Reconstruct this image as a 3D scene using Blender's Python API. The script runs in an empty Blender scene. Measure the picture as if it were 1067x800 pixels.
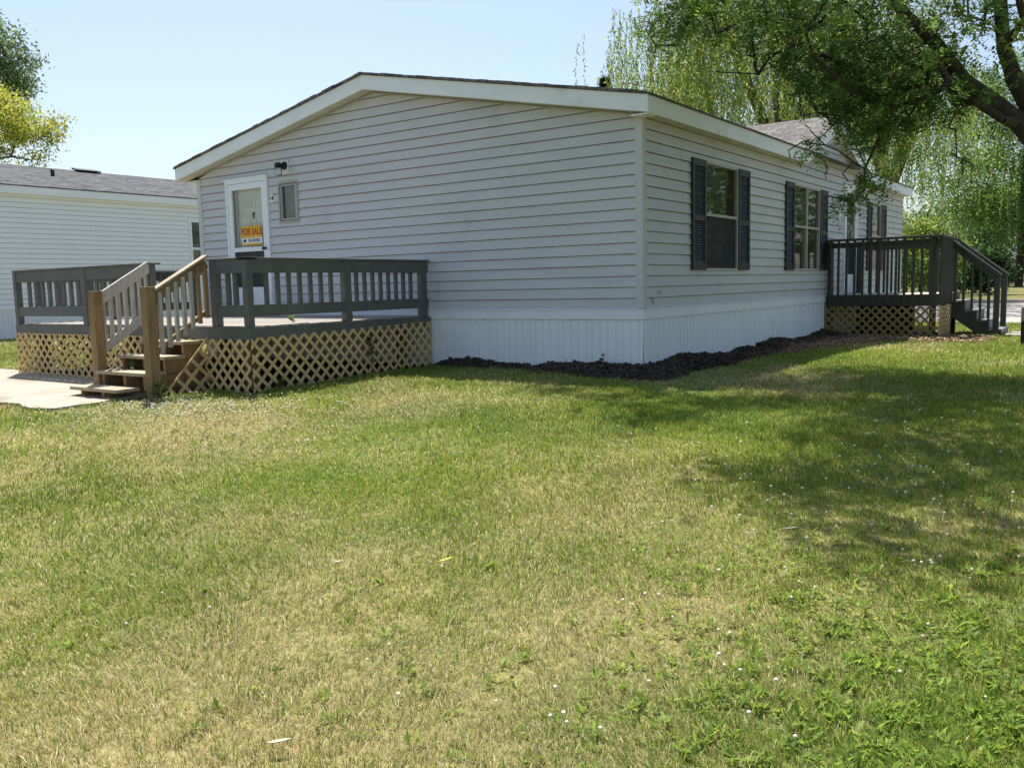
import bpy, math, random
import numpy as np
from mathutils import Vector, Matrix, Euler

S = bpy.context.scene
COL = S.collection
R = math.radians
rng = np.random.default_rng(7)
random.seed(7)

# ------------------------------------------------------------------ camera
F_PX, IMG_W, IMG_H = 922.0, 1067.0, 800.0
YAW, PITCH, ROLL = -0.6191066, 0.1102726, -0.0228480
CAM = np.array([4.67773, -9.18321, 0.29643])
fw = np.array([math.sin(YAW) * math.cos(PITCH), math.cos(YAW) * math.cos(PITCH), -math.sin(PITCH)])
r0 = np.array([math.cos(YAW), -math.sin(YAW), 0.0]); u0 = np.cross(r0, fw)
rt = r0 * math.cos(ROLL) + u0 * math.sin(ROLL)
up = -r0 * math.sin(ROLL) + u0 * math.cos(ROLL)
cd = bpy.data.cameras.new('camera'); cam = bpy.data.objects.new('camera', cd); COL.objects.link(cam)
cd.sensor_fit = 'HORIZONTAL'; cd.sensor_width = 36.0; cd.lens = F_PX / IMG_W * 36.0
cd.clip_start = 0.05; cd.clip_end = 2000
cam.matrix_world = Matrix(((rt[0], up[0], -fw[0], CAM[0]), (rt[1], up[1], -fw[1], CAM[1]), (rt[2], up[2], -fw[2], CAM[2]), (0, 0, 0, 1)))
S.camera = cam

# ------------------------------------------------------------------ world, sun, exposure
SUN = np.array([-0.36, 0.30, 1.0]); SUN /= np.linalg.norm(SUN)
w = bpy.data.worlds.new('World'); S.world = w; w.use_nodes = True
nt = w.node_tree; bg = nt.nodes['Background']
sky = nt.nodes.new('ShaderNodeTexSky'); sky.sky_type = 'NISHITA'; sky.sun_disc = False
sky.sun_elevation = math.asin(SUN[2]); sky.sun_rotation = math.atan2(SUN[0], SUN[1])
sky.air_density = 1.0; sky.dust_density = 2.2; sky.ozone_density = 1.15; sky.altitude = 200
nt.links.new(sky.outputs[0], bg.inputs[0]); bg.inputs[1].default_value = 0.09
sl = bpy.data.lights.new('sun', 'SUN'); sl.energy = 4.3; sl.angle = R(0.55); sl.color = (1.0, 0.965, 0.90)
so = bpy.data.objects.new('sun', sl); COL.objects.link(so); so.location = (0, 0, 30)
so.rotation_euler = Vector(-SUN).to_track_quat('-Z', 'Y').to_euler()
S.view_settings.view_transform = 'Standard'; S.view_settings.look = 'None'
S.view_settings.exposure = 1.0; S.view_settings.gamma = 1.0
S.view_settings.use_curve_mapping = False
S.render.engine = 'CYCLES'
S.cycles.use_denoising = True; S.cycles.denoiser = 'OPENIMAGEDENOISE'; S.cycles.denoising_input_passes = 'RGB_ALBEDO_NORMAL'; S.cycles.denoising_prefilter = 'ACCURATE'
S.cycles.max_bounces = 10; S.cycles.diffuse_bounces = 5; S.cycles.transmission_bounces = 6; S.cycles.transparent_max_bounces = 12

# ------------------------------------------------------------------ numeric helpers
_perm = np.random.default_rng(11).random((256, 256))
def vnoise(x, y):
    x = np.asarray(x, float); y = np.asarray(y, float)
    xi = np.floor(x).astype(int); yi = np.floor(y).astype(int)
    fx = x - xi; fy = y - yi
    fx = fx * fx * (3 - 2 * fx); fy = fy * fy * (3 - 2 * fy)
    a = _perm[xi % 256, yi % 256]; b = _perm[(xi + 1) % 256, yi % 256]
    c = _perm[xi % 256, (yi + 1) % 256]; d = _perm[(xi + 1) % 256, (yi + 1) % 256]
    return (a * (1 - fx) + b * fx) * (1 - fy) + (c * (1 - fx) + d * fx) * fy
def fbm(x, y, o=4):
    s = 0; a = 0.5; t = 0
    for k in range(o):
        s = s + a * vnoise(x * 2 ** k + 17.3 * k, y * 2 ** k + 5.1 * k); t += a; a *= 0.5
    return s / t
def sstep(a, b, x):
    t = np.clip((np.asarray(x, float) - a) / (b - a), 0, 1); return t * t * (3 - 2 * t)
def ground(x, y):
    x = np.asarray(x, float); y = np.asarray(y, float)
    d = np.clip(-y, 0, 11)
    z = -0.755 - 0.0052 * d * d
    z = z - 0.10 * sstep(8.5, 13.5, y) + 0.26 * sstep(15.5, 23, y)
    near = sstep(0.3, 2.0, -y) * sstep(16, 6, np.hypot(x - CAM[0], y - CAM[1]))
    return z + 0.035 * (fbm(x / 1.3, y / 1.3, 3) - 0.5) * near
def gz(x, y): return float(ground(x, y))
def ray(px, py, dist):
    d = fw + rt * (px - 533.5) / F_PX - up * (py - 400) / F_PX
    return CAM + d * dist                       # dist = depth along the view axis
def to_px(P):
    d = np.atleast_2d(P) - CAM; z = d @ fw; zz = np.where(z > 0.1, z, 0.1)
    return 533.5 + F_PX * (d @ rt) / zz, 400 - F_PX * (d @ up) / zz, z

def lawn_at(px_, py_):
    d = fw + rt * (px_ - 533.5) / F_PX - up * (py_ - 400) / F_PX; t = 2.0
    for _ in range(60):
        q = CAM + d * t; t += (gz(q[0], q[1]) - q[2]) / d[2] * .7
    q = CAM + d * t; return q[0], q[1]

# ------------------------------------------------------------------ materials
def mat(name):
    m = bpy.data.materials.new(name); m.use_nodes = True
    return m, m.node_tree, m.node_tree.nodes['Principled BSDF']
def lk(nt, a, b): nt.links.new(a, b)
def node(nt, t, **kw):
    n = nt.nodes.new(t)
    for k, v in kw.items(): setattr(n, k, v)
    return n
def surf(name, col, rough=0.6, var=0.15, scale=3.0, stretch=(1, 1, 1), col2=None, bump=0.0, bscale=40.0, spec=0.35, detail=6, dirt=None):
    m, nt, b = mat(name)
    tc = node(nt, 'ShaderNodeTexCoord'); mp = node(nt, 'ShaderNodeMapping'); mp.inputs['Scale'].default_value = stretch
    lk(nt, tc.outputs['Object'], mp.inputs[0])
    n = node(nt, 'ShaderNodeTexNoise'); n.inputs['Scale'].default_value = scale; n.inputs['Detail'].default_value = detail
    n.inputs['Roughness'].default_value = 0.65
    lk(nt, mp.outputs[0], n.inputs['Vector'])
    cr = node(nt, 'ShaderNodeValToRGB')
    c2 = col2 if col2 else tuple(min(1, c * (1 + var)) for c in col)
    c1 = col if col2 else tuple(c * (1 - var) for c in col)
    cr.color_ramp.elements[0].position = 0.3; cr.color_ramp.elements[0].color = (*c1, 1)
    cr.color_ramp.elements[1].position = 0.7; cr.color_ramp.elements[1].color = (*c2, 1)
    lk(nt, n.outputs[0], cr.inputs[0])
    out = cr.outputs[0]
    if dirt:
        n3 = node(nt, 'ShaderNodeTexNoise'); n3.inputs['Scale'].default_value = dirt[1]; n3.inputs['Detail'].default_value = 8
        lk(nt, tc.outputs['Object'], n3.inputs['Vector'])
        r3 = node(nt, 'ShaderNodeValToRGB'); r3.color_ramp.elements[0].position = dirt[2]; r3.color_ramp.elements[1].position = dirt[2] + 0.15
        lk(nt, n3.outputs[0], r3.inputs[0])
        mx = node(nt, 'ShaderNodeMixRGB'); mx.inputs[2].default_value = (*dirt[0], 1)
        lk(nt, r3.outputs[0], mx.inputs[0]); lk(nt, out, mx.inputs[1]); out = mx.outputs[0]
    lk(nt, out, b.inputs['Base Color'])
    b.inputs['Roughness'].default_value = rough; b.inputs['Specular IOR Level'].default_value = spec
    if bump:
        n2 = node(nt, 'ShaderNodeTexNoise'); n2.inputs['Scale'].default_value = bscale; n2.inputs['Detail'].default_value = 5
        lk(nt, mp.outputs[0], n2.inputs['Vector'])
        bp = node(nt, 'ShaderNodeBump'); bp.inputs['Strength'].default_value = bump; bp.inputs['Distance'].default_value = 0.01
        lk(nt, n2.outputs[0], bp.inputs['Height']); lk(nt, bp.outputs[0], b.inputs['Normal'])
    return m
def leafmat(name, trans=0.45, rough=0.5):
    m, nt, b = mat(name)
    at = node(nt, 'ShaderNodeAttribute'); at.attribute_name = 'tint'
    lk(nt, at.outputs['Color'], b.inputs['Base Color']); b.inputs['Roughness'].default_value = rough
    b.inputs['Specular IOR Level'].default_value = 0.25
    tr = node(nt, 'ShaderNodeBsdfTranslucent')
    hs = node(nt, 'ShaderNodeHueSaturation'); hs.inputs['Value'].default_value = 1.35; hs.inputs['Hue'].default_value = 0.485
    lk(nt, at.outputs['Color'], hs.inputs['Color']); lk(nt, hs.outputs[0], tr.inputs['Color'])
    mx = node(nt, 'ShaderNodeMixShader'); mx.inputs[0].default_value = trans
    lk(nt, b.outputs[0], mx.inputs[1]); lk(nt, tr.outputs[0], mx.inputs[2])
    lk(nt, mx.outputs[0], nt.nodes['Material Output'].inputs[0])
    return m
def glassmat(name, tint, refl=0.18):
    m, nt, b = mat(name)
    tr = node(nt, 'ShaderNodeBsdfTransparent'); tr.inputs[0].default_value = (*tint, 1)
    gl = node(nt, 'ShaderNodeBsdfGlossy'); gl.inputs['Roughness'].default_value = 0.02
    fr = node(nt, 'ShaderNodeLayerWeight'); fr.inputs[0].default_value = 0.25
    ma = node(nt, 'ShaderNodeMath', operation='MULTIPLY_ADD'); ma.inputs[1].default_value = 0.8; ma.inputs[2].default_value = refl
    ma.use_clamp = True
    tc = node(nt, 'ShaderNodeTexCoord'); nn = node(nt, 'ShaderNodeTexNoise'); nn.inputs['Scale'].default_value = 1.3
    bp = node(nt, 'ShaderNodeBump'); bp.inputs['Strength'].default_value = 0.05; bp.inputs['Distance'].default_value = 0.05
    lk(nt, tc.outputs['Object'], nn.inputs[0]); lk(nt, nn.outputs[0], bp.inputs['Height']); lk(nt, bp.outputs[0], gl.inputs['Normal'])
    lk(nt, fr.outputs['Fresnel'], ma.inputs[0])
    mx = node(nt, 'ShaderNodeMixShader')
    lk(nt, ma.outputs[0], mx.inputs[0]); lk(nt, tr.outputs[0], mx.inputs[1]); lk(nt, gl.outputs[0], mx.inputs[2])
    lk(nt, mx.outputs[0], nt.nodes['Material Output'].inputs[0])
    return m
def shinglemat(name, c1, c2, axis):
    m, nt, b = mat(name)
    tc = node(nt, 'ShaderNodeTexCoord'); sp = node(nt, 'ShaderNodeSeparateXYZ'); cb = node(nt, 'ShaderNodeCombineXYZ')
    lk(nt, tc.outputs['Object'], sp.inputs[0])
    if axis == 'x':                           # slope runs along x, courses along y
        lk(nt, sp.outputs[1], cb.inputs[0]); lk(nt, sp.outputs[0], cb.inputs[1])
    else:
        lk(nt, sp.outputs[0], cb.inputs[0]); lk(nt, sp.outputs[1], cb.inputs[1])
    br = node(nt, 'ShaderNodeTexBrick'); br.inputs['Scale'].default_value = 1.0
    br.inputs['Brick Width'].default_value = 0.3; br.inputs['Row Height'].default_value = 0.14; br.inputs['Mortar Size'].default_value = 0.006
    br.inputs['Color1'].default_value = (*c1, 1); br.inputs['Color2'].default_value = (*c2, 1); br.inputs['Mortar'].default_value = (*[c * 0.45 for c in c1], 1)
    br.inputs['Bias'].default_value = 0.0
    lk(nt, cb.outputs[0], br.inputs[0])
    n = node(nt, 'ShaderNodeTexNoise'); n.inputs['Scale'].default_value = 9; n.inputs['Detail'].default_value = 10
    lk(nt, tc.outputs['Object'], n.inputs[0])
    mx = node(nt, 'ShaderNodeMixRGB', blend_type='OVERLAY'); mx.inputs[0].default_value = 0.8
    lk(nt, br.outputs[0], mx.inputs[1]); lk(nt, n.outputs[0], mx.inputs[2]); lk(nt, mx.outputs[0], b.inputs['Base Color'])
    bp = node(nt, 'ShaderNodeBump'); bp.inputs['Strength'].default_value = 0.6; bp.inputs['Distance'].default_value = 0.01
    lk(nt, br.outputs[1], bp.inputs['Height']); bp.invert = True
    lk(nt, bp.outputs[0], b.inputs['Normal']); b.inputs['Roughness'].default_value = 0.95; b.inputs['Specular IOR Level'].default_value = 0.15
    return m

M = {}
M['siding'] = surf('gray_vinyl', (0.575, 0.575, 0.585), 0.45, 0.06, 0.9, (1, 1, 2.5), dirt=((0.51, 0.505, 0.505), 1.6, 0.60), spec=0.4, bump=0.5, bscale=2.6)
M['trimgray'] = surf('gray_trim', (0.58, 0.58, 0.59), 0.45, 0.04, 2)
M['white'] = surf('white_trim', (0.84, 0.875, 0.91), 0.45, 0.04, 2.0, dirt=((0.72, 0.73, 0.72), 3.0, 0.62))
M['skirt'] = surf('white_skirting', (0.87, 0.90, 0.93), 0.45, 0.04, 1.5, (1, 1, 0.5), dirt=((0.70, 0.71, 0.68), 2.5, 0.62))
M['soffit'] = surf('soffit_vinyl', (0.60, 0.58, 0.53), 0.6, 0.05, 2)
M['shingle'] = shinglemat('roof_shingles', (0.115, 0.107, 0.10), (0.19, 0.178, 0.168), 'x')
M['shingle_y'] = shinglemat('dormer_shingles', (0.115, 0.107, 0.10), (0.19, 0.178, 0.168), 'y')
M['nshingle'] = shinglemat('neighbour_shingles', (0.068, 0.069, 0.072), (0.13, 0.131, 0.135), 'x')
M['shutter'] = surf('shutter_vinyl', (0.024, 0.025, 0.029), 0.45, 0.15, 3)
M['vinylframe'] = surf('window_frame', (0.43, 0.42, 0.385), 0.4, 0.05, 3)
M['bronzeframe'] = surf('taupe_frame', (0.40, 0.39, 0.36), 0.4, 0.06, 3)
M['curtain'] = surf('blind_cloth', (0.16, 0.155, 0.12), 0.9, 0.12, 2.0, (6, 6, 0.6))
M['greyblind'] = surf('grey_blind', (0.20, 0.21, 0.20), 0.9, 0.06, 2.0)
M['dark'] = surf('dark_room', (0.012, 0.013, 0.015), 0.9, 0.1, 2)
M['screen'] = surf('insect_screen', (0.02, 0.023, 0.027), 0.7, 0.2, 1.5)
M['glass'] = glassmat('window_glass', (0.80, 0.84, 0.80), 0.10)
M['doorglass'] = glassmat('door_glass', (0.95, 0.97, 0.96), 0.02)
M['jar'] = glassmat('lamp_glass', (0.92, 0.93, 0.93), 0.25)
M['doorwhite'] = surf('cream_door', (0.82, 0.82, 0.75), 0.5, 0.04, 2)
M['black'] = surf('black_metal', (0.012, 0.012, 0.013), 0.4, 0.1, 5)
M['deckgray'] = surf('gray_deck_paint', (0.118, 0.124, 0.119), 0.6, 0.16, 3, (1, 1, 1), bump=0.15, bscale=30, dirt=((0.24, 0.23, 0.21), 7, 0.68))
M['deckdark'] = surf('dark_deck_paint', (0.062, 0.064, 0.054), 0.6, 0.16, 4, bump=0.15, bscale=30, dirt=((0.12, 0.12, 0.11), 7, 0.70))
M['riser'] = surf('light_gray_riser', (0.24, 0.245, 0.24), 0.7, 0.12, 4, dirt=((0.30, 0.29, 0.26), 6, 0.62))  # lighter gray than the side deck and its rails
M['deckfloor'] = surf('worn_deck_boards', (0.30, 0.27, 0.23), 0.8, 0.2, 5, (8, 1, 1), dirt=((0.16, 0.16, 0.15), 3, 0.58))
M['floorlight'] = surf('weathered_boards', (0.42, 0.38, 0.31), 0.8, 0.18, 5, (1, 8, 1))
M['treated'] = surf('brown_treated_wood', (0.30, 0.19, 0.085), 0.75, 0.3, 6, (5, 5, 0.5), bump=0.2, bscale=25, dirt=((0.17, 0.105, 0.05), 2.5, 0.58))
M['treatedgray'] = surf('weathered_wood', (0.47, 0.44, 0.40), 0.8, 0.22, 6, (4, 4, 0.6), bump=0.2, bscale=25, dirt=((0.22, 0.17, 0.11), 2.5, 0.60))
M['tread'] = surf('worn_tread_wood', (0.40, 0.32, 0.22), 0.8, 0.22, 6, (0.7, 8, 3), bump=0.2, bscale=25, dirt=((0.26, 0.20, 0.14), 3, 0.58))
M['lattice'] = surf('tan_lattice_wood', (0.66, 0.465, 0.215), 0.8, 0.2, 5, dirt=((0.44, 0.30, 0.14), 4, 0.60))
M['latticeshade'] = surf('shaded_lattice_wood', (0.30, 0.21, 0.085), 0.8, 0.2, 5, dirt=((0.24, 0.17, 0.07), 4, 0.60))  # darker copy of the lattice colour, shade of the deck front put in
M['underdeck'] = surf('soil_shade_tone', (0.05, 0.04, 0.03), 1.0, 0.3, 8)  # near-black tone puts the shade below the decks into the colour
M['concrete'] = surf('pale_concrete', (0.36, 0.32, 0.25), 0.85, 0.14, 2.5, dirt=((0.25, 0.22, 0.17), 1.6, 0.56), bump=0.2, bscale=60, col2=None)
M['road'] = surf('pale_road', (0.36, 0.335, 0.30), 0.9, 0.08, 1.0, dirt=((0.27, 0.25, 0.23), 0.6, 0.56), bump=0.2, bscale=60)
M['kerb'] = surf('kerb_concrete', (0.38, 0.35, 0.30), 0.9, 0.1, 2)
M['bark'] = surf('dark_bark', (0.055, 0.045, 0.035), 0.95, 0.45, 5, (5, 5, 1.0), bump=0.9, bscale=14)
M['barklight'] = surf('grey_bark', (0.12, 0.10, 0.08), 0.95, 0.4, 5, (5, 5, 1), bump=0.6, bscale=14)
M['nsiding'] = surf('white_siding', (0.86, 0.885, 0.92), 0.5, 0.03, 1, dirt=((0.80, 0.82, 0.85), 1.5, 0.62))
M['farwall'] = surf('far_blue_wall', (0.42, 0.46, 0.50), 0.7, 0.05, 1)
M['farroof'] = surf('far_roof', (0.23, 0.23, 0.24), 0.9, 0.1, 2)
M['yellow'] = surf('sign_yellow', (0.80, 0.47, 0.02), 0.5, 0.03, 3)
M['red'] = surf('sign_red', (0.50, 0.02, 0.015), 0.5, 0.03, 3)
M['paper'] = surf('sign_white', (0.80, 0.80, 0.76), 0.5, 0.02, 3)
M['leaf'] = leafmat('leaves', 0.50)
M['grass'] = leafmat('grass_blades', 0.42, 0.6)
M['flower'] = surf('clover_white', (0.66, 0.61, 0.47), 0.8, 0.08, 30)
M['yleaf'] = surf('yellow_leaf', (0.55, 0.42, 0.04), 0.6, 0.1, 10)
M['pulp'] = surf('wood_chip', (0.42, 0.35, 0.25), 0.8, 0.1, 10)

# lawn soil with straw and green patches
m, ntl, b = mat('lawn_soil')
tc = node(ntl, 'ShaderNodeTexCoord')
n1 = node(ntl, 'ShaderNodeTexNoise'); n1.inputs['Scale'].default_value = 0.55; n1.inputs['Detail'].default_value = 5
n2 = node(ntl, 'ShaderNodeTexNoise'); n2.inputs['Scale'].default_value = 22; n2.inputs['Detail'].default_value = 6; n2.inputs['Roughness'].default_value = 0.8
for n in (n1, n2): lk(ntl, tc.outputs['Object'], n.inputs[0])
c1 = node(ntl, 'ShaderNodeValToRGB'); e = c1.color_ramp.elements
e[0].position = 0.36; e[0].color = (0.10, 0.15, 0.035, 1); e[1].position = 0.62; e[1].color = (0.30, 0.26, 0.12, 1)
c2 = node(ntl, 'ShaderNodeValToRGB'); e = c2.color_ramp.elements
e[0].position = 0.35; e[0].color = (0.35, 0.35, 0.35, 1); e[1].position = 0.7; e[1].color = (1.25, 1.2, 1.1, 1)
lk(ntl, n1.outputs[0], c1.inputs[0]); lk(ntl, n2.outputs[0], c2.inputs[0])
mx = node(ntl, 'ShaderNodeMixRGB', blend_type='MULTIPLY'); mx.inputs[0].default_value = 1
lk(ntl, c1.outputs[0], mx.inputs[1]); lk(ntl, c2.outputs[0], mx.inputs[2]); lk(ntl, mx.outputs[0], b.inputs['Base Color'])
b.inputs['Roughness'].default_value = 1.0; b.inputs['Specular IOR Level'].default_value = 0.1
M['lawn'] = m
# mulch: near-black at the corner, paler towards the far end, where sunlight is put into its colour
m, ntl, b = mat('bark_mulch')
tc = node(ntl, 'ShaderNodeTexCoord')
n2 = node(ntl, 'ShaderNodeTexNoise'); n2.inputs['Scale'].default_value = 30; n2.inputs['Detail'].default_value = 7; n2.inputs['Roughness'].default_value = 0.75
lk(ntl, tc.outputs['Object'], n2.inputs[0])
at = node(ntl, 'ShaderNodeAttribute'); at.attribute_name = 'tint'
c2 = node(ntl, 'ShaderNodeValToRGB'); e = c2.color_ramp.elements
e[0].position = 0.3; e[0].color = (0.4, 0.4, 0.4, 1); e[1].position = 0.75; e[1].color = (1.7, 1.6, 1.5, 1)
lk(ntl, n2.outputs[0], c2.inputs[0])
mx = node(ntl, 'ShaderNodeMixRGB', blend_type='MULTIPLY'); mx.inputs[0].default_value = 1
lk(ntl, at.outputs['Color'], mx.inputs[1]); lk(ntl, c2.outputs[0], mx.inputs[2]); lk(ntl, mx.outputs[0], b.inputs['Base Color'])
b.inputs['Roughness'].default_value = 0.95; b.inputs['Specular IOR Level'].default_value = 0.2
M['mulch'] = m

# ------------------------------------------------------------------ object helpers
ORG = {}
def tag(o, label=None, cat=None, group=None, kind=None):
    if label: o['label'] = label
    if cat: o['category'] = cat
    if group: o['group'] = group
    if kind: o['kind'] = kind
    return o
def empty(name, loc, label, cat, group=None):
    o = bpy.data.objects.new(name, None); COL.objects.link(o); o.location = loc
    o.empty_display_size = 0.2; ORG[o.name] = np.array(loc, float)
    return tag(o, label, cat, group)
class MB:
    def __init__(s): s.v = []; s.f = []; s.n = 0
    def poly(s, pts):
        s.v += [tuple(p) for p in pts]; s.f.append(tuple(range(s.n, s.n + len(pts)))); s.n += len(pts); return s
    def hexa(s, p):                                  # 8 points: bottom ring 0-3, top ring 4-7
        i = s.n; s.v += [tuple(q) for q in p]; s.n += 8
        for f in ((3, 2, 1, 0), (4, 5, 6, 7), (0, 1, 5, 4), (1, 2, 6, 5), (2, 3, 7, 6), (3, 0, 4, 7)): s.f.append(tuple(i + k for k in f))
        return s
    def box(s, x0, x1, y0, y1, z0, z1):
        return s.hexa([(x0, y0, z0), (x1, y0, z0), (x1, y1, z0), (x0, y1, z0), (x0, y0, z1), (x1, y0, z1), (x1, y1, z1), (x0, y1, z1)])
    def bar(s, a, b, w, h, upv=(0, 0, 1)):            # rectangular bar from a to b: w sideways, h along upv
        a = np.array(a, float); b = np.array(b, float); d = b - a; d /= np.linalg.norm(d)
        u = np.array(upv, float); u = u - d * (u @ d); u /= np.linalg.norm(u); r = np.cross(d, u)
        q = []
        for p in (a, b):
            for sw, sh in ((-1, -1), (1, -1), (1, 1), (-1, 1)): q.append(p + r * sw * w / 2 + u * sh * h / 2)
        i = s.n; s.v += [tuple(k) for k in q]; s.n += 8
        for f in ((3, 2, 1, 0), (4, 5, 6, 7), (0, 1, 5, 4), (1, 2, 6, 5), (2, 3, 7, 6), (3, 0, 4, 7)): s.f.append(tuple(i + k for k in f))
        return s
    def prism(s, pts, off):                          # polygon extruded by vector off
        n = len(pts); i = s.n; off = np.array(off, float)
        s.v += [tuple(p) for p in pts] + [tuple(np.array(p, float) + off) for p in pts]; s.n += 2 * n
        s.f.append(tuple(range(i, i + n))); s.f.append(tuple(range(i + 2 * n - 1, i + n - 1, -1)))
        for k in range(n):
            j = (k + 1) % n; s.f.append((i + k, i + n + k, i + n + j, i + j))
        return s
    def lathe(s, c, prof, axis=(0, 0, 1), seg=16):
        c = np.array(c, float); a = np.array(axis, float); a /= np.linalg.norm(a)
        t = np.cross(a, (1, 0, 0) if abs(a[0]) < 0.9 else (0, 1, 0)); t /= np.linalg.norm(t); q = np.cross(a, t)
        i = s.n
        for r, h in prof:
            for k in range(seg):
                an = 2 * math.pi * k / seg; s.v.append(tuple(c + a * h + (t * math.cos(an) + q * math.sin(an)) * r))
        s.n += seg * len(prof)
        for j in range(len(prof) - 1):
            for k in range(seg):
                k2 = (k + 1) % seg; s.f.append((i + j * seg + k, i + j * seg + k2, i + (j + 1) * seg + k2, i + (j + 1) * seg + k))
        s.f.append(tuple(i + k for k in range(seg))[::-1]); s.f.append(tuple(i + (len(prof) - 1) * seg + k for k in range(seg)))
        return s
    def build(s, name, mt, parent=None, bevel=0.0, smooth=False, label=None):
        org = ORG[parent.name] if parent else np.zeros(3)
        v = np.array(s.v, float) - org
        me = bpy.data.meshes.new(name); me.from_pydata(v.tolist(), [], s.f)
        me.materials.append(mt)
        o = bpy.data.objects.new(name, me); COL.objects.link(o)
        if parent: o.parent = parent; ORG[o.name] = org
        else: ORG[o.name] = org
        import bmesh
        bm = bmesh.new(); bm.from_mesh(me); bmesh.ops.recalc_face_normals(bm, faces=bm.faces); bm.to_mesh(me); bm.free()
        if smooth:
            for p in me.polygons: p.use_smooth = True
        if bevel:
            bv = o.modifiers.new('bevel', 'BEVEL'); bv.width = bevel; bv.segments = 2; bv.limit_method = 'ANGLE'
        if label: o['label'] = label
        return o
def raw_mesh(name, verts, faces_flat, sizes, mt, tint=None, parent=None):
    me = bpy.data.meshes.new(name); org = ORG[parent.name] if parent else np.zeros(3)
    verts = np.asarray(verts, np.float32) - org.astype(np.float32)
    me.vertices.add(len(verts)); me.vertices.foreach_set('co', verts.ravel())
    me.loops.add(len(faces_flat)); me.loops.foreach_set('vertex_index', np.asarray(faces_flat, np.int32))
    sizes = np.asarray(sizes, np.int32); st = np.concatenate([[0], np.cumsum(sizes)[:-1]]).astype(np.int32)
    me.polygons.add(len(sizes)); me.polygons.foreach_set('loop_start', st)
    try: me.polygons.foreach_set('loop_total', sizes)
    except Exception: pass
    if tint is not None:
        a = me.color_attributes.new('tint', 'FLOAT_COLOR', 'POINT')
        c = np.ones((len(verts), 4), np.float32); c[:, :3] = tint; a.data.foreach_set('color', c.ravel())
    me.update(); me.validate(); me.materials.append(mt)
    o = bpy.data.objects.new(name, me); COL.objects.link(o)
    if parent: o.parent = parent; ORG[o.name] = org
    return o
def copy_part(o, dx, parent=None):
    c = o.copy(); COL.objects.link(c); c.location = np.array(o.location) + np.array(dx)
    if parent: c.parent = parent
    return c
def text_mesh(name, s, size, mt, parent, origin, ux, uz, extrude=0.0006, sx=1.0):
    cu = bpy.data.curves.new(name, 'FONT'); cu.body = s; cu.size = size; cu.extrude = extrude; cu.offset = size * .022; cu.align_x = 'CENTER'; cu.align_y = 'CENTER'
    t = bpy.data.objects.new(name + '_src', cu); COL.objects.link(t)
    dg = bpy.context.evaluated_depsgraph_get(); dg.update()
    me = bpy.data.meshes.new_from_object(t.evaluated_get(dg)); bpy.data.objects.remove(t)
    ux = np.array(ux, float); uz = np.array(uz, float); nn = np.cross(ux, uz); o3 = np.array(origin, float) - ORG[parent.name]
    for v in me.vertices:
        c = np.array(v.co); v.co = o3 + ux * c[0] * sx + uz * c[1] + nn * c[2]
    me.name = name; me.materials.clear(); me.materials.append(mt)
    o = bpy.data.objects.new(name, me); COL.objects.link(o); o.parent = parent; ORG[o.name] = ORG[parent.name]
    return o

# ------------------------------------------------------------------ ground, road, pad
def axis(lo, hi, step, far):
    a = np.arange(lo, hi + step / 2, step); e = np.array([1.5, 4, 9, 18, 35, 70, 140, 280, 500])
    return np.concatenate([lo - e[::-1], a, hi + e])
xs = axis(-26, 26, 0.25, 0); ys = axis(-14, 40, 0.25, 0)
X, Y = np.meshgrid(xs, ys, indexing='ij')
V = np.stack([X, Y, ground(X, Y)], -1).reshape(-1, 3)
nx, ny = len(xs), len(ys)
I = (np.arange(nx - 1)[:, None] * ny + np.arange(ny - 1)[None, :]).ravel()
Fq = np.stack([I, I + ny, I + ny + 1, I + 1], 1)
lawn = raw_mesh('lawn', V, Fq.ravel(), np.full(len(Fq), 4), M['lawn']); tag(lawn, kind='structure')

def strip_sheet(name, x0, x1, y0, y1, mt, lift, thick=0.25, step=0.5, ragged=None):
    nx = max(2, int((x1 - x0) / step)); ny = max(2, int((y1 - y0) / step))
    gx = np.linspace(x0, x1, nx); gy = np.linspace(y0, y1, ny)
    X, Y = np.meshgrid(gx, gy, indexing='ij')
    if ragged is not None: X, Y = ragged(X, Y)
    Z = ground(X, Y) + lift
    V = np.concatenate([np.stack([X, Y, Z], -1).reshape(-1, 3), np.stack([X, Y, Z - thick], -1).reshape(-1, 3)])
    n = nx * ny; f = []
    for i in range(nx - 1):
        for j in range(ny - 1): f.append((i * ny + j, (i + 1) * ny + j, (i + 1) * ny + j + 1, i * ny + j + 1))
    for i in range(nx - 1):
        for j in (0, ny - 1): f.append((i * ny + j, (i + 1) * ny + j, (i + 1) * ny + j + n, i * ny + j + n))
    for j in range(ny - 1):
        for i in (0, nx - 1): f.append((i * ny + j, i * ny + j + 1, i * ny + j + 1 + n, i * ny + j + n))
    b = MB(); b.v = V.tolist(); b.f = f; b.n = len(V)
    return b.build(name, mt)
def rag(X, Y):
    k = (Y == Y.min()); j = (X == X.max())
    return X + 0.16 * (vnoise(Y * 4.1, X * 0.2) - 0.5) * j, Y + 0.45 * (fbm(X * 2.2, Y * 0 + 3, 4) - 0.5) * k
tag(strip_sheet('concrete_pad', -40, -4.2, -4.66, -2.86, M['concrete'], 0.035, step=0.2, ragged=rag), kind='structure')
tag(strip_sheet('road', -120, 120, 15.0, 22.6, M['road'], 0.006, step=1.0), kind='structure')
tag(strip_sheet('kerb', -120, 120, 22.6, 22.85, M['kerb'], 0.11, step=1.0), kind='structure')
tag(strip_sheet('path', 2.75, 4.6, 8.2, 9.4, M['kerb'], 0.02, step=0.5), kind='structure')

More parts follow.
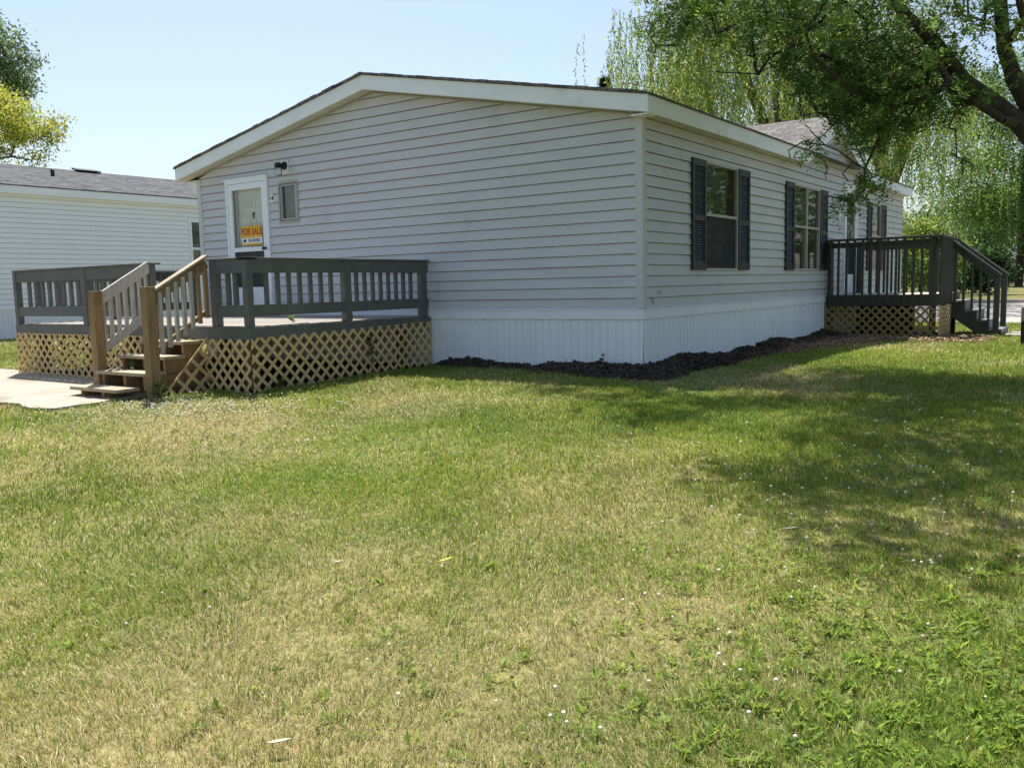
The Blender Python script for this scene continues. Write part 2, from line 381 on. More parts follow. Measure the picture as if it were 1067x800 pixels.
# ------------------------------------------------------------------ the grey mobile home
HX0 = -8.135; HY1 = 13.2; RX = -4.10
C = 0.127
home = empty('mobile_home', (-4.07, 6.6, -0.76), 'gray vinyl sided mobile home with white skirting and dark shutters', 'mobile home')
def fp(face, u, z, d):
    if face == 'F': return (u, -d, z)
    if face == 'R': return (d, u, z)
    if face == 'B': return (u, HY1 + d, z)
    if face == 'L': return (HX0 - d, u, z)
    if face == 'N': return (-18.5 + d, u, z)         # neighbour's long wall
def fbox(b, face, u0, u1, z0, z1, d0, d1):
    return b.hexa([fp(face, u, z, d) for z in (z0, z1) for (u, d) in ((u0, d1), (u1, d1), (u1, d0), (u0, d0))])
def siding(b, face, lim, ztop, holes=(), course=C, zbreaks=(), seams=True, out0=0.003, out1=0.021):
    """lim(z) -> (u0,u1); clapboard courses with real laps, holes = (u0,u1,z0,z1)"""
    k = 0; z = 0.0; rr = random.Random(hash(face) % 97 + 5)
    rr = random.Random({'F': 3, 'R': 8, 'B': 1, 'L': 2, 'N': 4}[face])
    row = {}
    while z < ztop - 1e-6:
        zt = min(z + course, ztop)
        pair = k // 2
        if pair not in row:
            a, c = lim(z + 0.01); L = []
            if seams and c - a > 3:
                p = a + rr.uniform(0.8, 3.6)
                while p < c - 0.5: L.append(p); p += rr.uniform(2.9, 3.7)
            row[pair] = L
        cuts = sorted(set([z, zt] + [q for h in holes for q in h[2:4] if z < q < zt] + [q for q in zbreaks if z < q < zt]))
        if zt - z > course * .9: cuts[-1] = zt - .0075
        for za, zb in zip(cuts[:-1], cuts[1:]):
            if zb <= za: continue
            def dd(q): return out1 + (out0 - out1) * (q - z) / course
            la, lb = lim(za + 1e-5), lim(zb - 1e-5)
            segs = [[la[0], la[1], lb[0], lb[1]]]
            for h in holes:
                if h[2] < zb - 1e-6 and h[3] > za + 1e-6:
                    ns = []
                    for s in segs:
                        if h[0] > s[0] and h[0] < s[1]: ns.append([s[0], h[0], s[2], h[0]])
                        if h[1] < s[1] and h[1] > s[0]: ns.append([h[1], s[1], h[1], s[3]])
                        if h[1] <= s[0] or h[0] >= s[1]: ns.append(s)
                    segs = ns
            fin = []
            for s in segs:
                pos = [s[0]] + [p for p in row[pair] if s[0] + .05 < p < s[1] - .05 and s[2] < p < s[3]] + [s[1]]
                post = [s[2]] + pos[1:-1] + [s[3]]
                for i in range(len(pos) - 1): fin.append((pos[i], pos[i + 1], post[i], post[i + 1], i % 2))
            for a0, a1, b0, b1, par in fin:
                e = 0.0035 * par
                x = 0.012 if par else 0.0
                b.poly([fp(face, a0 - x, za, dd(za) + e), fp(face, a1 + x, za, dd(za) + e), fp(face, b1 + x, zb, dd(zb) + e), fp(face, b0 - x, zb, dd(zb) + e)])
                if abs(zb - (zt - .0075)) < 1e-6:        # wall sheet closing the slot
                    b.poly([fp(face, b0 - x, zb - .03, -.03), fp(face, b1 + x, zb - .03, -.03), fp(face, b1 + x, zt + .03, -.03), fp(face, b0 - x, zt + .03, -.03)])
                if abs(za - z) < 1e-6:
                    b.poly([fp(face, a0 - x, za + .002, 0.010), fp(face, a1 + x, za + .002, 0.010), fp(face, a1 + x, za, dd(za) + e), fp(face, a0 - x, za, dd(za) + e)])
                if par:
                    for q0, q1 in ((a0 - x, b0 - x), (a1 + x, b1 + x)):
                        b.poly([fp(face, q0, za, dd(za) - .006), fp(face, q0, za, dd(za) + e), fp(face, q1, zb, dd(zb) + e), fp(face, q1, zb, dd(zb) - .006)])
        z = zt; k += 1
ZE = 2.145                                            # underside of the eaves
SR = (2.995 - ZE) / (0.19 - RX); SL = (2.995 - ZE) / (RX + 8.45)
def lim_front(z):
    a, c = HX0 + 0.05, -0.05
    if z > ZE + 0.02: a = max(a, RX - (2.985 - z) / SL); c = min(c, RX + (2.985 - z) / SR)
    return a, c
DY0, DYC, DY1, DS = 5.46, 7.35, 9.24, 0.42
def lim_right(z):
    if z > ZE: return DY0 + (z - ZE) / DS, DY1 - (z - ZE) / DS
    return 0.05, HY1 - 0.05
doorF = (-7.40, -6.38, 0.03, 2.05)
winF = (-6.135, -5.725, 1.335, 1.93)
w1 = (1.74, 2.85, 0.45, 1.825); w2 = (5.30, 6.70, 0.455, 1.82); w3 = (10.32, 11.13, 0.46, 1.82)
doorR = (8.26, 9.16, 0.03, 2.06)
b = MB(); siding(b, 'F', lim_front, 2.98, [doorF, winF], zbreaks=(ZE + 0.02,)); b.build('gable_wall', M['siding'], home)
b = MB(); siding(b, 'R', lim_right, 2.93, [w1, w2, w3, doorR], zbreaks=(ZE,)); b.build('side_wall', M['siding'], home)
b = MB(); siding(b, 'B', lim_front, 2.98, zbreaks=(ZE + 0.02,), seams=False); b.build('rear_wall', M['siding'], home)
b = MB(); siding(b, 'L', lambda z: (0.05, HY1 - .05), ZE, seams=False); b.build('side_wall', M['siding'], home)
for (cx, cy, sx, sy) in ((0, 0, 1, -1), (HX0, 0, -1, -1), (0, HY1, 1, 1), (HX0, HY1, -1, 1)):
    b = MB()
    xa, xb = sorted((cx + sx * 0.024, cx - sx * 0.075)); ya, yb = sorted((cy + sy * 0.024, cy + sy * 0.001))
    b.box(xa, xb, ya, yb, 0.004, ZE)
    xa, xb = sorted((cx + sx * 0.024, cx + sx * 0.001)); ya, yb = sorted((cy + sy * 0.0005, cy - sy * 0.075))
    b.box(xa, xb, ya, yb, 0.004, ZE)
    b.build('corner_trim', M['trimgray'], home, bevel=0.004)
# skirting with ribs, and its cap rail
def skirting(face, u0, u1, parent, mt, zb, ztop=-0.10, d=0.012):
    prof = []; u = u0; rr = random.Random(5); k = 0
    while u < u1:
        wdt = (0.115, 0.075, 0.115, 0.10)[k % 4]; k += 1
        prof += [(u, d), (u + wdt * .80, d), (u + wdt * .84, d - .011), (u + wdt * .90, d - .011), (u + wdt * .94, d + .005), (u + wdt * .99, d + .005)]
        u += wdt
    prof = [p for p in prof if p[0] <= u1] + [(u1, d)]
    b = MB()
    for p, q in zip(prof[:-1], prof[1:]):
        if q[0] - p[0] < 1e-6: continue
        b.poly([fp(face, p[0], zb, p[1] + .01), fp(face, q[0], zb, q[1] + .01), fp(face, q[0], ztop, q[1]), fp(face, p[0], ztop, p[1])])
    return b.build('skirting', mt, parent)
for face, a, c in (('F', HX0, 0.012), ('R', -0.012, HY1), ('B', HX0, 0), ('L', 0, HY1)):
    sk = skirting(face, a, c, home, M['skirt'], -1.0)
    b = MB(); e = 0.034 if face in 'F' else 0.0
    a2, c2 = (a - .03, 0.034) if face in 'FB' else (0.001 if face == 'R' else a, c)
    fbox(b, face, a2, c2, -0.123, -0.016, 0.001, 0.034)
    fbox(b, face, a2 - .002 * (face in 'FB'), c2 + (0.006 if face in 'FB' else 0), -0.0155, -0.001, 0.0005, 0.040)
    b.build('skirting_cap', M['white'], home, bevel=0.004)
b = MB()
for face, a, c in (('F', -4.95, -0.05), ('F', -.6, -.59), ('R', 0.35, 0.355)):
    pass
for k, (u, z0, z1) in enumerate(((0.22, 0.05, 0.125), (0.36, 0.16, 0.20))):
    b = MB(); fbox(b, 'R', u, u + (0.05, .09)[k], z0, z1, 0.014, 0.021); b.build('siding_patch', M['bronzeframe'], home)
# roof: two slopes, dormer, ridge
YF, YB = -0.215, HY1 + 0.19; EXR, EXL = 0.19, -8.45; FH = 0.19; ZT = ZE + FH; ZR = 2.995 + FH
b = MB(); th = 0.022
for xe in (EXR, EXL):
    s = 1 if xe > 0 else -1
    dz = (ZR - ZT) / abs(xe - RX) * 0.02
    P = [(RX, YF - .02, ZR), (xe + s * .02, YF - .02, ZT - dz), (xe + s * .02, YB + .02, ZT - dz), (RX, YB + .02, ZR)]
    b.prism([np.array(p) + (0, 0, .002) for p in P], (0, 0, th))
rf = b.build('roof', M['shingle'], home)
b = MB()                                              # ragged shingle tabs along the front rake
rr = random.Random(4)
for xe in (EXR, EXL):
    n = 34
    for k in range(n):
        t0, t1 = k / n, (k + .96) / n; h = rr.uniform(.004, .012); o_ = rr.uniform(.0, .012)
        a = np.array([RX + (xe - RX) * t0, YF - .024 - o_, ZR + (ZT - ZR) * t0 + .006]); c = np.array([RX + (xe - RX) * t1, YF - .024 - o_, ZR + (ZT - ZR) * t1 + .006])
        b.prism([a, c, c + (0, 0, th + h), a + (0, 0, th + h)], (0, .05, 0))
b.build('rake_shingles', M['shingle'], home)
# dormer roof over the side wall
zmain = lambda x: ZT + (ZR - ZT) * (EXR - x) / (EXR - RX)
ZDP = ZT + DS * (DYC - DY0)
xr = EXR - (ZDP - ZT) / ((ZR - ZT) / (EXR - RX))
b = MB()
for ye in (DY0, DY1):
    s = -1 if ye == DY0 else 1
    P = [(EXR + .02, DYC, ZDP + .024), (EXR + .02, ye + s * .02, ZT + .024 - .02 * DS), (EXR - .05, ye + s * .02, ZT + .018), (xr, DYC, ZDP + .024)]
    b.prism(P, (0, 0, th))
b.build('dormer_roof', M['shingle_y'], home)
# fascia and soffits
b = MB()
b.prism([(RX, YF, 2.995), (EXR, YF, ZE), (EXR, YF, ZT), (RX, YF, ZR)], (0, .02, 0)); b.build('fascia', M['white'], home, bevel=.003)
b = MB(); b.prism([(RX - .001, YF, 2.995), (EXL, YF, ZE), (EXL, YF, ZT), (RX - .001, YF, ZR)], (0, .02, 0)); b.build('fascia', M['white'], home, bevel=.003)
b = MB(); b.prism([(RX, YB, 2.995), (EXR, YB, ZE), (EXR, YB, ZT), (RX, YB, ZR), ], (0, -.02, 0)); b.prism([(RX - .001, YB, 2.995), (EXL, YB, ZE), (EXL, YB, ZT), (RX - .001, YB, ZR)], (0, -.02, 0)); b.build('fascia', M['white'], home)
for ya, yb in ((YF + .021, DY0), (DY1, YB - .021)):
    b = MB(); b.box(EXR - .02, EXR, ya, yb, ZE, ZT); b.build('fascia', M['white'], home, bevel=.003)
b = MB(); b.box(EXL, EXL + .02, YF + .021, YB - .021, ZE, ZT); b.build('fascia', M['white'], home)
for ye in (DY0, DY1):
    s = 1 if ye == DY0 else -1; hp = DS * abs(DYC - DY0)
    b = MB(); b.prism([(EXR + .003, ye, ZE), (EXR + .003, DYC - s * .001, ZE + hp), (EXR + .003, DYC - s * .001, ZT + hp), (EXR + .003, ye, ZT)], (-.02, 0, 0)); b.build('rake_fascia', M['white'], home, bevel=.003)
for sec in ((-.15, .03), (5.2, .012)):
    pass
def soffit(P0, P1, e, n, parent):                     # ribbed strip from P0 to P1, e = width vector
    P0, P1, e = (np.array(q, float) for q in (P0, P1, e)); b = MB(); d = (P1 - P0) / n
    for k in range(n):
        a = P0 + d * k; z = np.array([0, 0, .006])
        b.poly([a, a + d * .82, a + d * .82 + e, a + e]); b.poly([a + d * .82, a + d * .86 + z, a + d * .86 + z + e, a + d * .82 + e])
        b.poly([a + d * .86 + z, a + d * .96 + z, a + d * .96 + z + e, a + d * .86 + z + e]); b.poly([a + d * .96 + z, a + d, a + d + e, a + d * .96 + z + e])
    return b.build('soffit', M['soffit'], parent)
q = (0, -YF - .02, 0)
soffit((RX, YF + .02, 2.998), (EXR - .02, YF + .02, ZE + .004), q, 40, home)
soffit((RX, YF + .02, 2.998), (EXL + .02, YF + .02, ZE + .004), q, 40, home)
for ya, yb in ((0.0, DY0), (DY1, HY1)): soffit((EXR - .02, ya, ZE + .006), (EXR - .02, yb, ZE + .006), (-EXR + .02, 0, 0), int((yb - ya) / .11), home)
soffit((EXL + .02, 0, ZE + .006), (EXL + .02, HY1, ZE + .006), (.3, 0, 0), 110, home)
for ye in (DY0, DY1): soffit((EXR - .017, ye, ZE + .006), (EXR - .017, DYC, ZE + .006 + DS * abs(DYC - DY0)), (-EXR + .017, 0, 0), 16, home)
b = MB(); b.box(-.035, EXR - .021, YF + .021, .0, ZE - .014, ZE + .003); b.build('eave_return', M['white'], home, bevel=.003)
b = MB()                                              # dark j-channel where wall meets rake soffit
b.bar((RX, -.022, 2.982), (-.03, -.022, 2.982 - SR * (-.03 - RX)), .02, .016); b.bar((RX, -.022, 2.982), (HX0 + .03, -.022, 2.982 - SL * (RX - HX0 - .03)), .02, .016)
b.build('rake_trim', M['bronzeframe'], home)

# windows
def frame(b, face, W, t, d0, d1):
    u0, u1, z0, z1 = W
    fbox(b, face, u0, u1, z0, z0 + t, d0, d1); fbox(b, face, u0, u1, z1 - t, z1, d0, d1)
    fbox(b, face, u0, u0 + t, z0 + t, z1 - t, d0, d1); fbox(b, face, u1 - t, u1, z0 + t, z1 - t, d0, d1)
def reveal(b, face, W, d0, d1):
    u0, u1, z0, z1 = W
    for (ua, za, ub, zb) in ((u0, z0, u1, z0), (u1, z0, u1, z1), (u1, z1, u0, z1), (u0, z1, u0, z0)):
        b.poly([fp(face, ua, za, d0), fp(face, ub, zb, d0), fp(face, ub, zb, d1), fp(face, ua, za, d1)])
def pane(face, W, d, mt, parent, name='pane'):
    u0, u1, z0, z1 = W; b = MB()
    b.poly([fp(face, u0, z0, d), fp(face, u1, z0, d), fp(face, u1, z1, d), fp(face, u0, z1, d)])
    return b.build(name, mt, parent)
def sash_window(face, W, mull=None, lower='screen', lab=None):
    u0, u1, z0, z1 = W; zm = z0 + (z1 - z0) * 0.515
    b = MB(); frame(b, face, (u0 - .015, u1 + .015, z0 - .015, z1 + .015), .034, -.03, .032)
    fbox(b, face, u0 + .019, u1 - .019, zm - .018, zm + .018, -.025, .027)
    if mull: fbox(b, face, mull - .028, mull + .028, z0 + .019, z1 - .019, -.028, .030)
    reveal(b, face, W, -.18, -.03)
    fr = b.build('window', M['vinylframe'], home, bevel=.003, label=lab)
    bays = [(u0, u1)] if not mull else [(u0, mull), (mull, u1)]
    for (a, c) in bays:
        pane(face, (a + .02, c - .02, zm, z1 - .02), -.004, M['glass'], fr)
        pane(face, (a + .02, c - .02, z0 + .02, zm), -.010, M['glass'], fr)
        if lower == 'screen': pane(face, (a + .02, c - .02, z0 + .02, zm), .004, M['screenm'], fr, 'insect_screen')
    b = MB(); n = 46; pts = []
    for k in range(n + 1):
        u = u0 + (u1 - u0) * k / n; pts.append((u, -.13 + .012 * math.sin(k * 1.3) + .006 * math.sin(k * .41)))
    for (ua, da), (ub, db) in zip(pts[:-1], pts[1:]):
        b.poly([fp(face, ua, z0, da), fp(face, ub, z0, db), fp(face, ub, z1, db), fp(face, ua, z1, da)])
    b.build('curtain', M['curtain'], fr)
    return fr
m, ntl, bb = mat('mesh_screen')                      # insect screen: dark mesh letting part of the view through
tr = node(ntl, 'ShaderNodeBsdfTransparent'); mx = node(ntl, 'ShaderNodeMixShader'); mx.inputs[0].default_value = 0.72
bb.inputs['Base Color'].default_value = (0.012, 0.015, 0.019, 1); bb.inputs['Roughness'].default_value = 0.7
lk(ntl, tr.outputs[0], mx.inputs[1]); lk(ntl, bb.outputs[0], mx.inputs[2]); lk(ntl, mx.outputs[0], ntl.nodes['Material Output'].inputs[0])
M['screenm'] = m
def shutter(face, u0, u1, z0, z1):
    b = MB(); t = .055; zm = z0 + (z1 - z0) * .47
    fbox(b, face, u0, u0 + t, z0, z1, .017, .047); fbox(b, face, u1 - t, u1, z0, z1, .017, .047)
    for za, zb in ((z0, z0 + .10), (zm - .035, zm + .035), (z1 - .09, z1)): fbox(b, face, u0 + t, u1 - t, za, zb, .018, .0455)
    for za, zb in ((z0 + .10, zm - .035), (zm + .035, z1 - .09)):
        n = int((zb - za) / .030)
        for k in range(n):
            z = za + (zb - za) * k / n; h = (zb - za) / n
            b.hexa([fp(face, u0 + t, z, .040), fp(face, u1 - t, z, .040), fp(face, u1 - t, z + .004, .042), fp(face, u0 + t, z + .004, .042),
                    fp(face, u0 + t, z + h * .9, .020), fp(face, u1 - t, z + h * .9, .020), fp(face, u1 - t, z + h, .024), fp(face, u0 + t, z + h, .024)])
    pl = [fp(face, u0 + t, z0 + .1, .0185), fp(face, u1 - t, z0 + .1, .0185), fp(face, u1 - t, z1 - .09, .0185), fp(face, u0 + t, z1 - .09, .0185)]
    b.poly(pl)
    b.build('shutter', M['shutter'], home)
sash_window('R', w1, lab='tall single window with a dark screen over its lower sash')
sash_window('R', w2, mull=6.0, lower='none', lab='double window with a centre mullion')
sash_window('R', w3, lower='none')
for u0, u1 in ((1.305, 1.725), (2.865, 3.285), (4.885, 5.285), (6.715, 7.135), (9.98, 10.305), (11.145, 11.56)): shutter('R', u0, u1, .445, 1.835)
b = MB(); frame(b, 'F', (winF[0] - .015, winF[1] + .015, winF[2] - .015, winF[3] + .015), .035, -.01, .03); frame(b, 'F', (winF[0] + .03, winF[1] - .03, winF[2] + .03, winF[3] - .03), .028, -.03, .02)
reveal(b, 'F', winF, -.12, -.01)
fr = b.build('window', M['bronzeframe'], home, bevel=.003, label='small narrow window beside the door')
pane('F', winF, -.012, M['glass'], fr); pane('F', (winF[0] + .05, winF[1] - .05, winF[2], winF[3]), -.06, M['greyblind'], fr, 'blind'); pane('F', winF, -.11, M['dark'], fr, 'dark_backing')

# storm doors
def storm_door(face, W, inner_mt, hinge_left=True, six=True):
    u0, u1, z0, z1 = W
    b = MB(); frame(b, face, (u0, u1, z0 - .02, z1), .05, -.06, .045)
    fbox(b, face, u0 - .02, u1 + .02, z1, z1 + .03, .002, .055)
    fr = b.build('door_frame', M['white'], home, bevel=.003)
    b = MB(); v0, v1 = u0 + .052, u1 - .052; t = .095
    fbox(b, face, v0, v0 + t, z0 + .03, z1 - .055, .0, .036); fbox(b, face, v1 - t, v1, z0 + .03, z1 - .055, .0, .036)
    fbox(b, face, v0 + t, v1 - t, z1 - .055 - t, z1 - .055, .0005, .0355); fbox(b, face, v0 + t, v1 - t, .93, 1.0, .0005, .0355)
    fbox(b, face, v0 + t, v1 - t, z0 + .03, z0 + .34, .002, .033)
    dr = b.build('storm_door', M['white'], home, bevel=.003)
    pane(face, (v0 + t, v1 - t, 1.0, z1 - .055 - t), .014, M['doorglass'], dr)
    pane(face, (v0 + t, v1 - t, z0 + .34, .93), .012, M['glass'] if six else M['screen'], dr)
    if six: pane(face, (v0 + t, v1 - t, z0 + .34, .93), .020, M['screenm'], dr, 'insect_screen')
    b = MB(); hu = v1 - t * .5 if hinge_left else v0 + t * .5
    c = np.array(fp(face, hu, .965, .036)); nrm = np.array(fp(face, 0, 0, 1)) - np.array(fp(face, 0, 0, 0))
    b.lathe(c, [(.018, 0), (.022, .012), (.012, .03), (.026, .04), (.026, .06), (.012, .066)], nrm, 12); b.build('handle', M['black'], dr, smooth=True)
    b = MB(); fbox(b, face, u0 + .185 if hinge_left else u0 + .05, u1 - .05, z0, z1 - .05, -.11, -.07)
    if hinge_left: fbox(b, face, u0 + .05, u0 + .165, z0, z1 - .05, -.11, -.05)
    if six:
        du = (v1 - v0 - .16) / 2
        for i in range(2):
            for (za, zb) in ((1.62, 1.80), (.98, 1.52), (.25, .85)):
                ua = v0 + .13 + i * (du + .02); frame(b, face, (ua, ua + du - .06, za, zb), .02, -.0701, -.058)
                fbox(b, face, ua + .05, ua + du - .11, za + .05, zb - .05, -.0702, -.062)
    inn = b.build('inner_door', inner_mt, dr, bevel=.003)
    if six:
        b = MB(); c = np.array(fp(face, (v0 + v1) / 2 + .04, 1.52, -.07)); b.lathe(c, [(.02, 0), (.028, .012), (.02, .02)], nrm, 12); fbox(b, face, (v0 + v1) / 2 + .028, (v0 + v1) / 2 + .052, 1.45, 1.52, -.066, -.055)
        b.build('knocker', M['black'], dr)
    b = MB(); fbox(b, face, u0 + .05, u1 - .05, z0, z1 - .05, -.135, -.125); b.build('door_recess', M['dark'], dr)
    return dr
dF = storm_door('F', doorF, M['doorwhite'])
dR = storm_door('R', doorR, M['greyblind'], six=False, hinge_left=False)

# wall lamps and house number
def wall_lamp(face, u, z):
    b = MB(); fbox(b, face, u - .075, u + .075, z - .10, z + .10, .012, .04); base = b.build('wall_lamp', M['paper'], home, bevel=.006)
    nrm = np.array(fp(face, 0, 0, 1)) - np.array(fp(face, 0, 0, 0)); ud = np.array(fp(face, 1, 0, 0)) - np.array(fp(face, 0, 0, 0))
    b = MB(); c = np.array(fp(face, u, z + .015, .041)); b.lathe(c, [(.062, 0), (.058, .02), (.035, .04), (.03, .10)], nrm, 16)
    c2 = c + nrm * .12 + np.array((0, 0, .0)); b.lathe(c2 + (0, 0, -.035), [(.058, 0), (.056, .05), (.03, .07), (.0, .072)], (0, 0, 1), 16)
    b.build('lamp_arm', M['black'], base, smooth=False)
    b = MB(); b.lathe(c2 + (0, 0, -.16), [(.0, 0), (.035, .004), (.05, .03), (.056, .125)], (0, 0, 1), 16); b.build('lamp_glass', M['jar'], base, smooth=True)
wall_lamp('F', -5.95, 2.155); wall_lamp('R', 7.87, 1.73)
b = MB(); fbox(b, 'R', 7.83, 7.96, 1.36, 1.50, .012, .05); b.build('outlet_box', M['paper'], home, bevel=.006)
b = MB(); fbox(b, 'F', -6.365, -6.265, 1.65, 1.775, .012, .022); np_ = b.build('house_number', M['paper'], home, bevel=.002)
text_mesh('digits', '14', .10, M['black'], np_, (-6.315, -.0235, 1.712), (1, 0, 0), (0, 0, 1))

# FOR SALE sign hung behind the storm-door glass
sg = empty('for_sale_sign', (-6.82, -.02, 1.05), 'yellow and white FOR SALE sign standing in the glass of the storm door', 'sign')
b = MB(); b.box(-7.07, -6.575, -.0215, -.0155, 1.145, 1.325); b.build('panel', M['yellow'], sg, label='yellow panel with red FOR SALE lettering')
b = MB(); b.box(-7.07, -6.575, -.0218, -.0158, 1.055, 1.144); b.build('panel', M['paper'], sg, label='white strip with a phone number')
b = MB(); b.box(-7.06, -6.575, -.0212, -.0156, 1.03, 1.0545); b.build('panel', M['yellow'], sg)
text_mesh('lettering', 'FOR SALE', .145, M['red'], sg, (-6.822, -.0225, 1.235), (1, 0, 0), (0, 0, 1), extrude=.0008, sx=.80)
text_mesh('phone_number', '555-158-7662', .062, M['black'], sg, (-6.765, -.0228, 1.10), (1, 0, 0), (0, 0, 1), sx=.80)
b = MB(); b.prism([(-7.03, -.0224, 1.08), (-6.965, -.0224, 1.08), (-6.965, -.0224, 1.105), (-6.955, -.0224, 1.105), (-6.9975, -.0224, 1.13), (-7.04, -.0224, 1.105), (-7.03, -.0224, 1.105)], (0, .0005, 0)); b.build('house_symbol', M['black'], sg)

# ------------------------------------------------------------------ lattice helper
def lattice(name, origin, ud, length, z0f, z1f, nd, mt, parent, pitch=.156, sw=.036, t=.007, z_clip=None, label=None):
    """crossing diagonal laths on a vertical plane; z0f/z1f give lower/upper edge at u"""
    b = MB(); ud = np.array(ud, float); nd = np.array(nd, float); og = np.array(origin, float)
    def clip(poly, f):                              # Sutherland-Hodgman against f(u,z) >= 0
        out = []
        for i in range(len(poly)):
            p, q = poly[i - 1], poly[i]; a, c = f(p), f(q)
            if a >= 0: out.append(p)
            if (a >= 0) != (c >= 0):
                s = a / (a - c); out.append((p[0] + (q[0] - p[0]) * s, p[1] + (q[1] - p[1]) * s))
        return out
    zmin = min(z0f(0), z0f(length)); zmax = max(z1f(0), z1f(length)); H = zmax - zmin; hw = sw / math.sqrt(2)
    rr = random.Random(2)
    for layer, sg_ in ((0, 1), (1, -1)):
        u = -H - pitch
        while u < length + H + pitch:
            j = rr.uniform(-.004, .004)
            a = (u + j, zmin) if sg_ > 0 else (u + H + j, zmin); c = (u + H + j, zmax) if sg_ > 0 else (u + j, zmax)
            P = [(a[0] - hw, a[1]), (a[0] + hw, a[1]), (c[0] + hw, c[1]), (c[0] - hw, c[1])]
            for f in (lambda p: p[0], lambda p: length - p[0], lambda p: p[1] - z0f(p[0]), lambda p: z1f(p[0]) - p[1]):
                P = clip(P, f)
                if len(P) < 3: break
            if len(P) >= 3:
                d = layer * (t + .001)
                pts = [og + ud * p[0] + np.array((0, 0, p[1])) + nd * d for p in P]
                b.prism(pts, nd * t)
            u += pitch
    return b.build(name, mt, parent, label=label)

# ------------------------------------------------------------------ left deck
DX0, DX1, DYF = -8.24, -3.20, -3.0
dk = empty('wooden_deck', (-5.7, -1.5, -.8), 'large gray painted deck with tan lattice skirt at the gable door', 'deck')
ZD = -.075
b = MB(); y = DYF + .01; rr = random.Random(1)
while y < -.06:
    w_ = .138; b.box(DX0 + .01, DX1 - .01 + rr.uniform(-.01, .006), y, min(y + w_, -.045), ZD - .035 + rr.uniform(-.004, .004), ZD + rr.uniform(-.004, .004)); y += w_ + .003
b.build('floor', M['deckfloor'], dk, bevel=.004)
b = MB(); b.box(DX0, DX1, DYF - .038, DYF, -.225, -.082); b.build('rim_board', M['deckgray'], dk, bevel=.004)
b = MB(); b.box(DX1 - .001, DX1 + .038, DYF - .038, -.045, -.228, -.088); b.build('rim_board', M['deckgray'], dk, bevel=.004)
b = MB(); b.box(DX0 - .038, DX0 - .001, DYF - .038, -.045, -.228, -.085); b.build('rim_board', M['deckgray'], dk, bevel=.004)
def post_box(x0, x1, y0, y1, z0, z1, mt, parent, name='post'):
    b = MB(); b.box(x0, x1, y0, y1, z0, z1); return b.build(name, mt, parent, bevel=.005)
ZC = .645
for (px, py) in ((DX0 + .06, DYF + .06), (-6.45, DYF + .06), (-5.0, DYF + .06), (-3.76, DYF + .06), (-3.27, DYF + .06), (-3.27, -1.54), (-3.27, -.14), (DX0 + .06, -1.54), (DX0 + .06, -.15)):
    post_box(*((DX1 - .05, DX1 + .033) if px > -3.5 else (px - .05, px + .05) if px > -8 else (DX0 - .033, DX0 + .05)), *((DYF - .033, DYF + .05) if py < -2.9 else (py - .055, py + .055)), -.080, ZC - .002, M['deckgray'], dk)
# rails: a run goes from a to b along one axis, on the outer side
def rail_run(ax, lo, hi, fixed, outs, deck, mt, zt=(.50, .642), zb=(.03, .158), cap=True, thick=.038):
    def B(b, a0, a1, o0, o1, z0, z1):
        o0, o1 = sorted((fixed + outs * o0, fixed + outs * o1))
        return b.box(a0, a1, o0, o1, z0, z1) if ax == 'x' else b.box(o0, o1, a0, a1, z0, z1)
    b = MB(); B(b, lo, hi, -.015, .023, *zt); b.build('top_rail', mt, deck, bevel=.004)
    b = MB(); B(b, lo, hi, -.015, .023, *zb); b.build('bottom_rail', mt, deck, bevel=.004)
    if cap:
        b = MB(); B(b, lo - .02, hi + .02, -.115, .04, zt[1] + .004, zt[1] + .026); b.build('rail_cap', mt, deck, bevel=.004)
    return
def balusters(ax, lo, hi, fixed, deck, mt, z0, z1, n, wd=.04, dp=.04):
    b = MB(); st = (hi - lo) / (n + 1); c = lo + st
    if ax == 'x': b.box(c - wd / 2, c + wd / 2, fixed - dp / 2, fixed + dp / 2, z0, z1)
    else: b.box(fixed - dp / 2, fixed + dp / 2, c - wd / 2, c + wd / 2, z0, z1)
    o = b.build('baluster', mt, deck, bevel=.003)
    for k in range(1, n):
        q = copy_part(o, (st * k, 0, 0) if ax == 'x' else (0, st * k, 0))
        q.rotation_euler = (0, 0, 0)
G = M['deckgray']
rail_run('x', DX0 - .01, -4.96, DYF, -1, dk, G); rail_run('x', -3.82, DX1 + .02, DYF, -1, dk, G, )
rail_run('y', DYF - .02, -.05, DX1, 1, dk, G); rail_run('y', DYF + .03, -.05, DX0, -1, dk, G)
for lo, hi, n in ((DX0 + .10, -6.50, 8), (-6.40, -5.05, 7)): balusters('x', lo, hi, DYF + .036, dk, G, .05, .62, n, .062, .036)
balusters('x', -3.70, -3.32, DYF + .036, dk, G, .05, .62, 2, .06, .036)
for lo, hi, n in ((DYF + .12, -1.60, 7), (-1.48, -.20, 8)):
    balusters('y', lo, hi, DX1 - .036, dk, G, .05, .62, n, .048, .036); balusters('y', lo, hi, DX0 + .036, dk, G, .05, .62, n, .048, .036)
zt_l = lambda u: -.20
lattice('lattice_panel', (DX0 - .02, DYF - .042, 0), (1, 0, 0), 3.25, lambda u: -.90, zt_l, (0, -1, 0), M['lattice'], dk, label='bright tan lattice left of the steps')
lattice('lattice_panel', (-3.95, DYF - .042, 0), (1, 0, 0), .79, lambda u: -.84, lambda u: -.215, (0, -1, 0), M['lattice'], dk)
lattice('lattice_panel', (DX1 + .042, DYF - .03, 0), (0, 1, 0), 2.98, lambda u: -.86 + .01 * u, lambda u: -.20 + .015 * u, (1, 0, 0), M['lattice'], dk)
lattice('lattice_panel', (DX0 - .042, DYF - .03, 0), (0, 1, 0), 2.98, lambda u: -.86, zt_l, (-1, 0, 0), M['lattice'], dk)
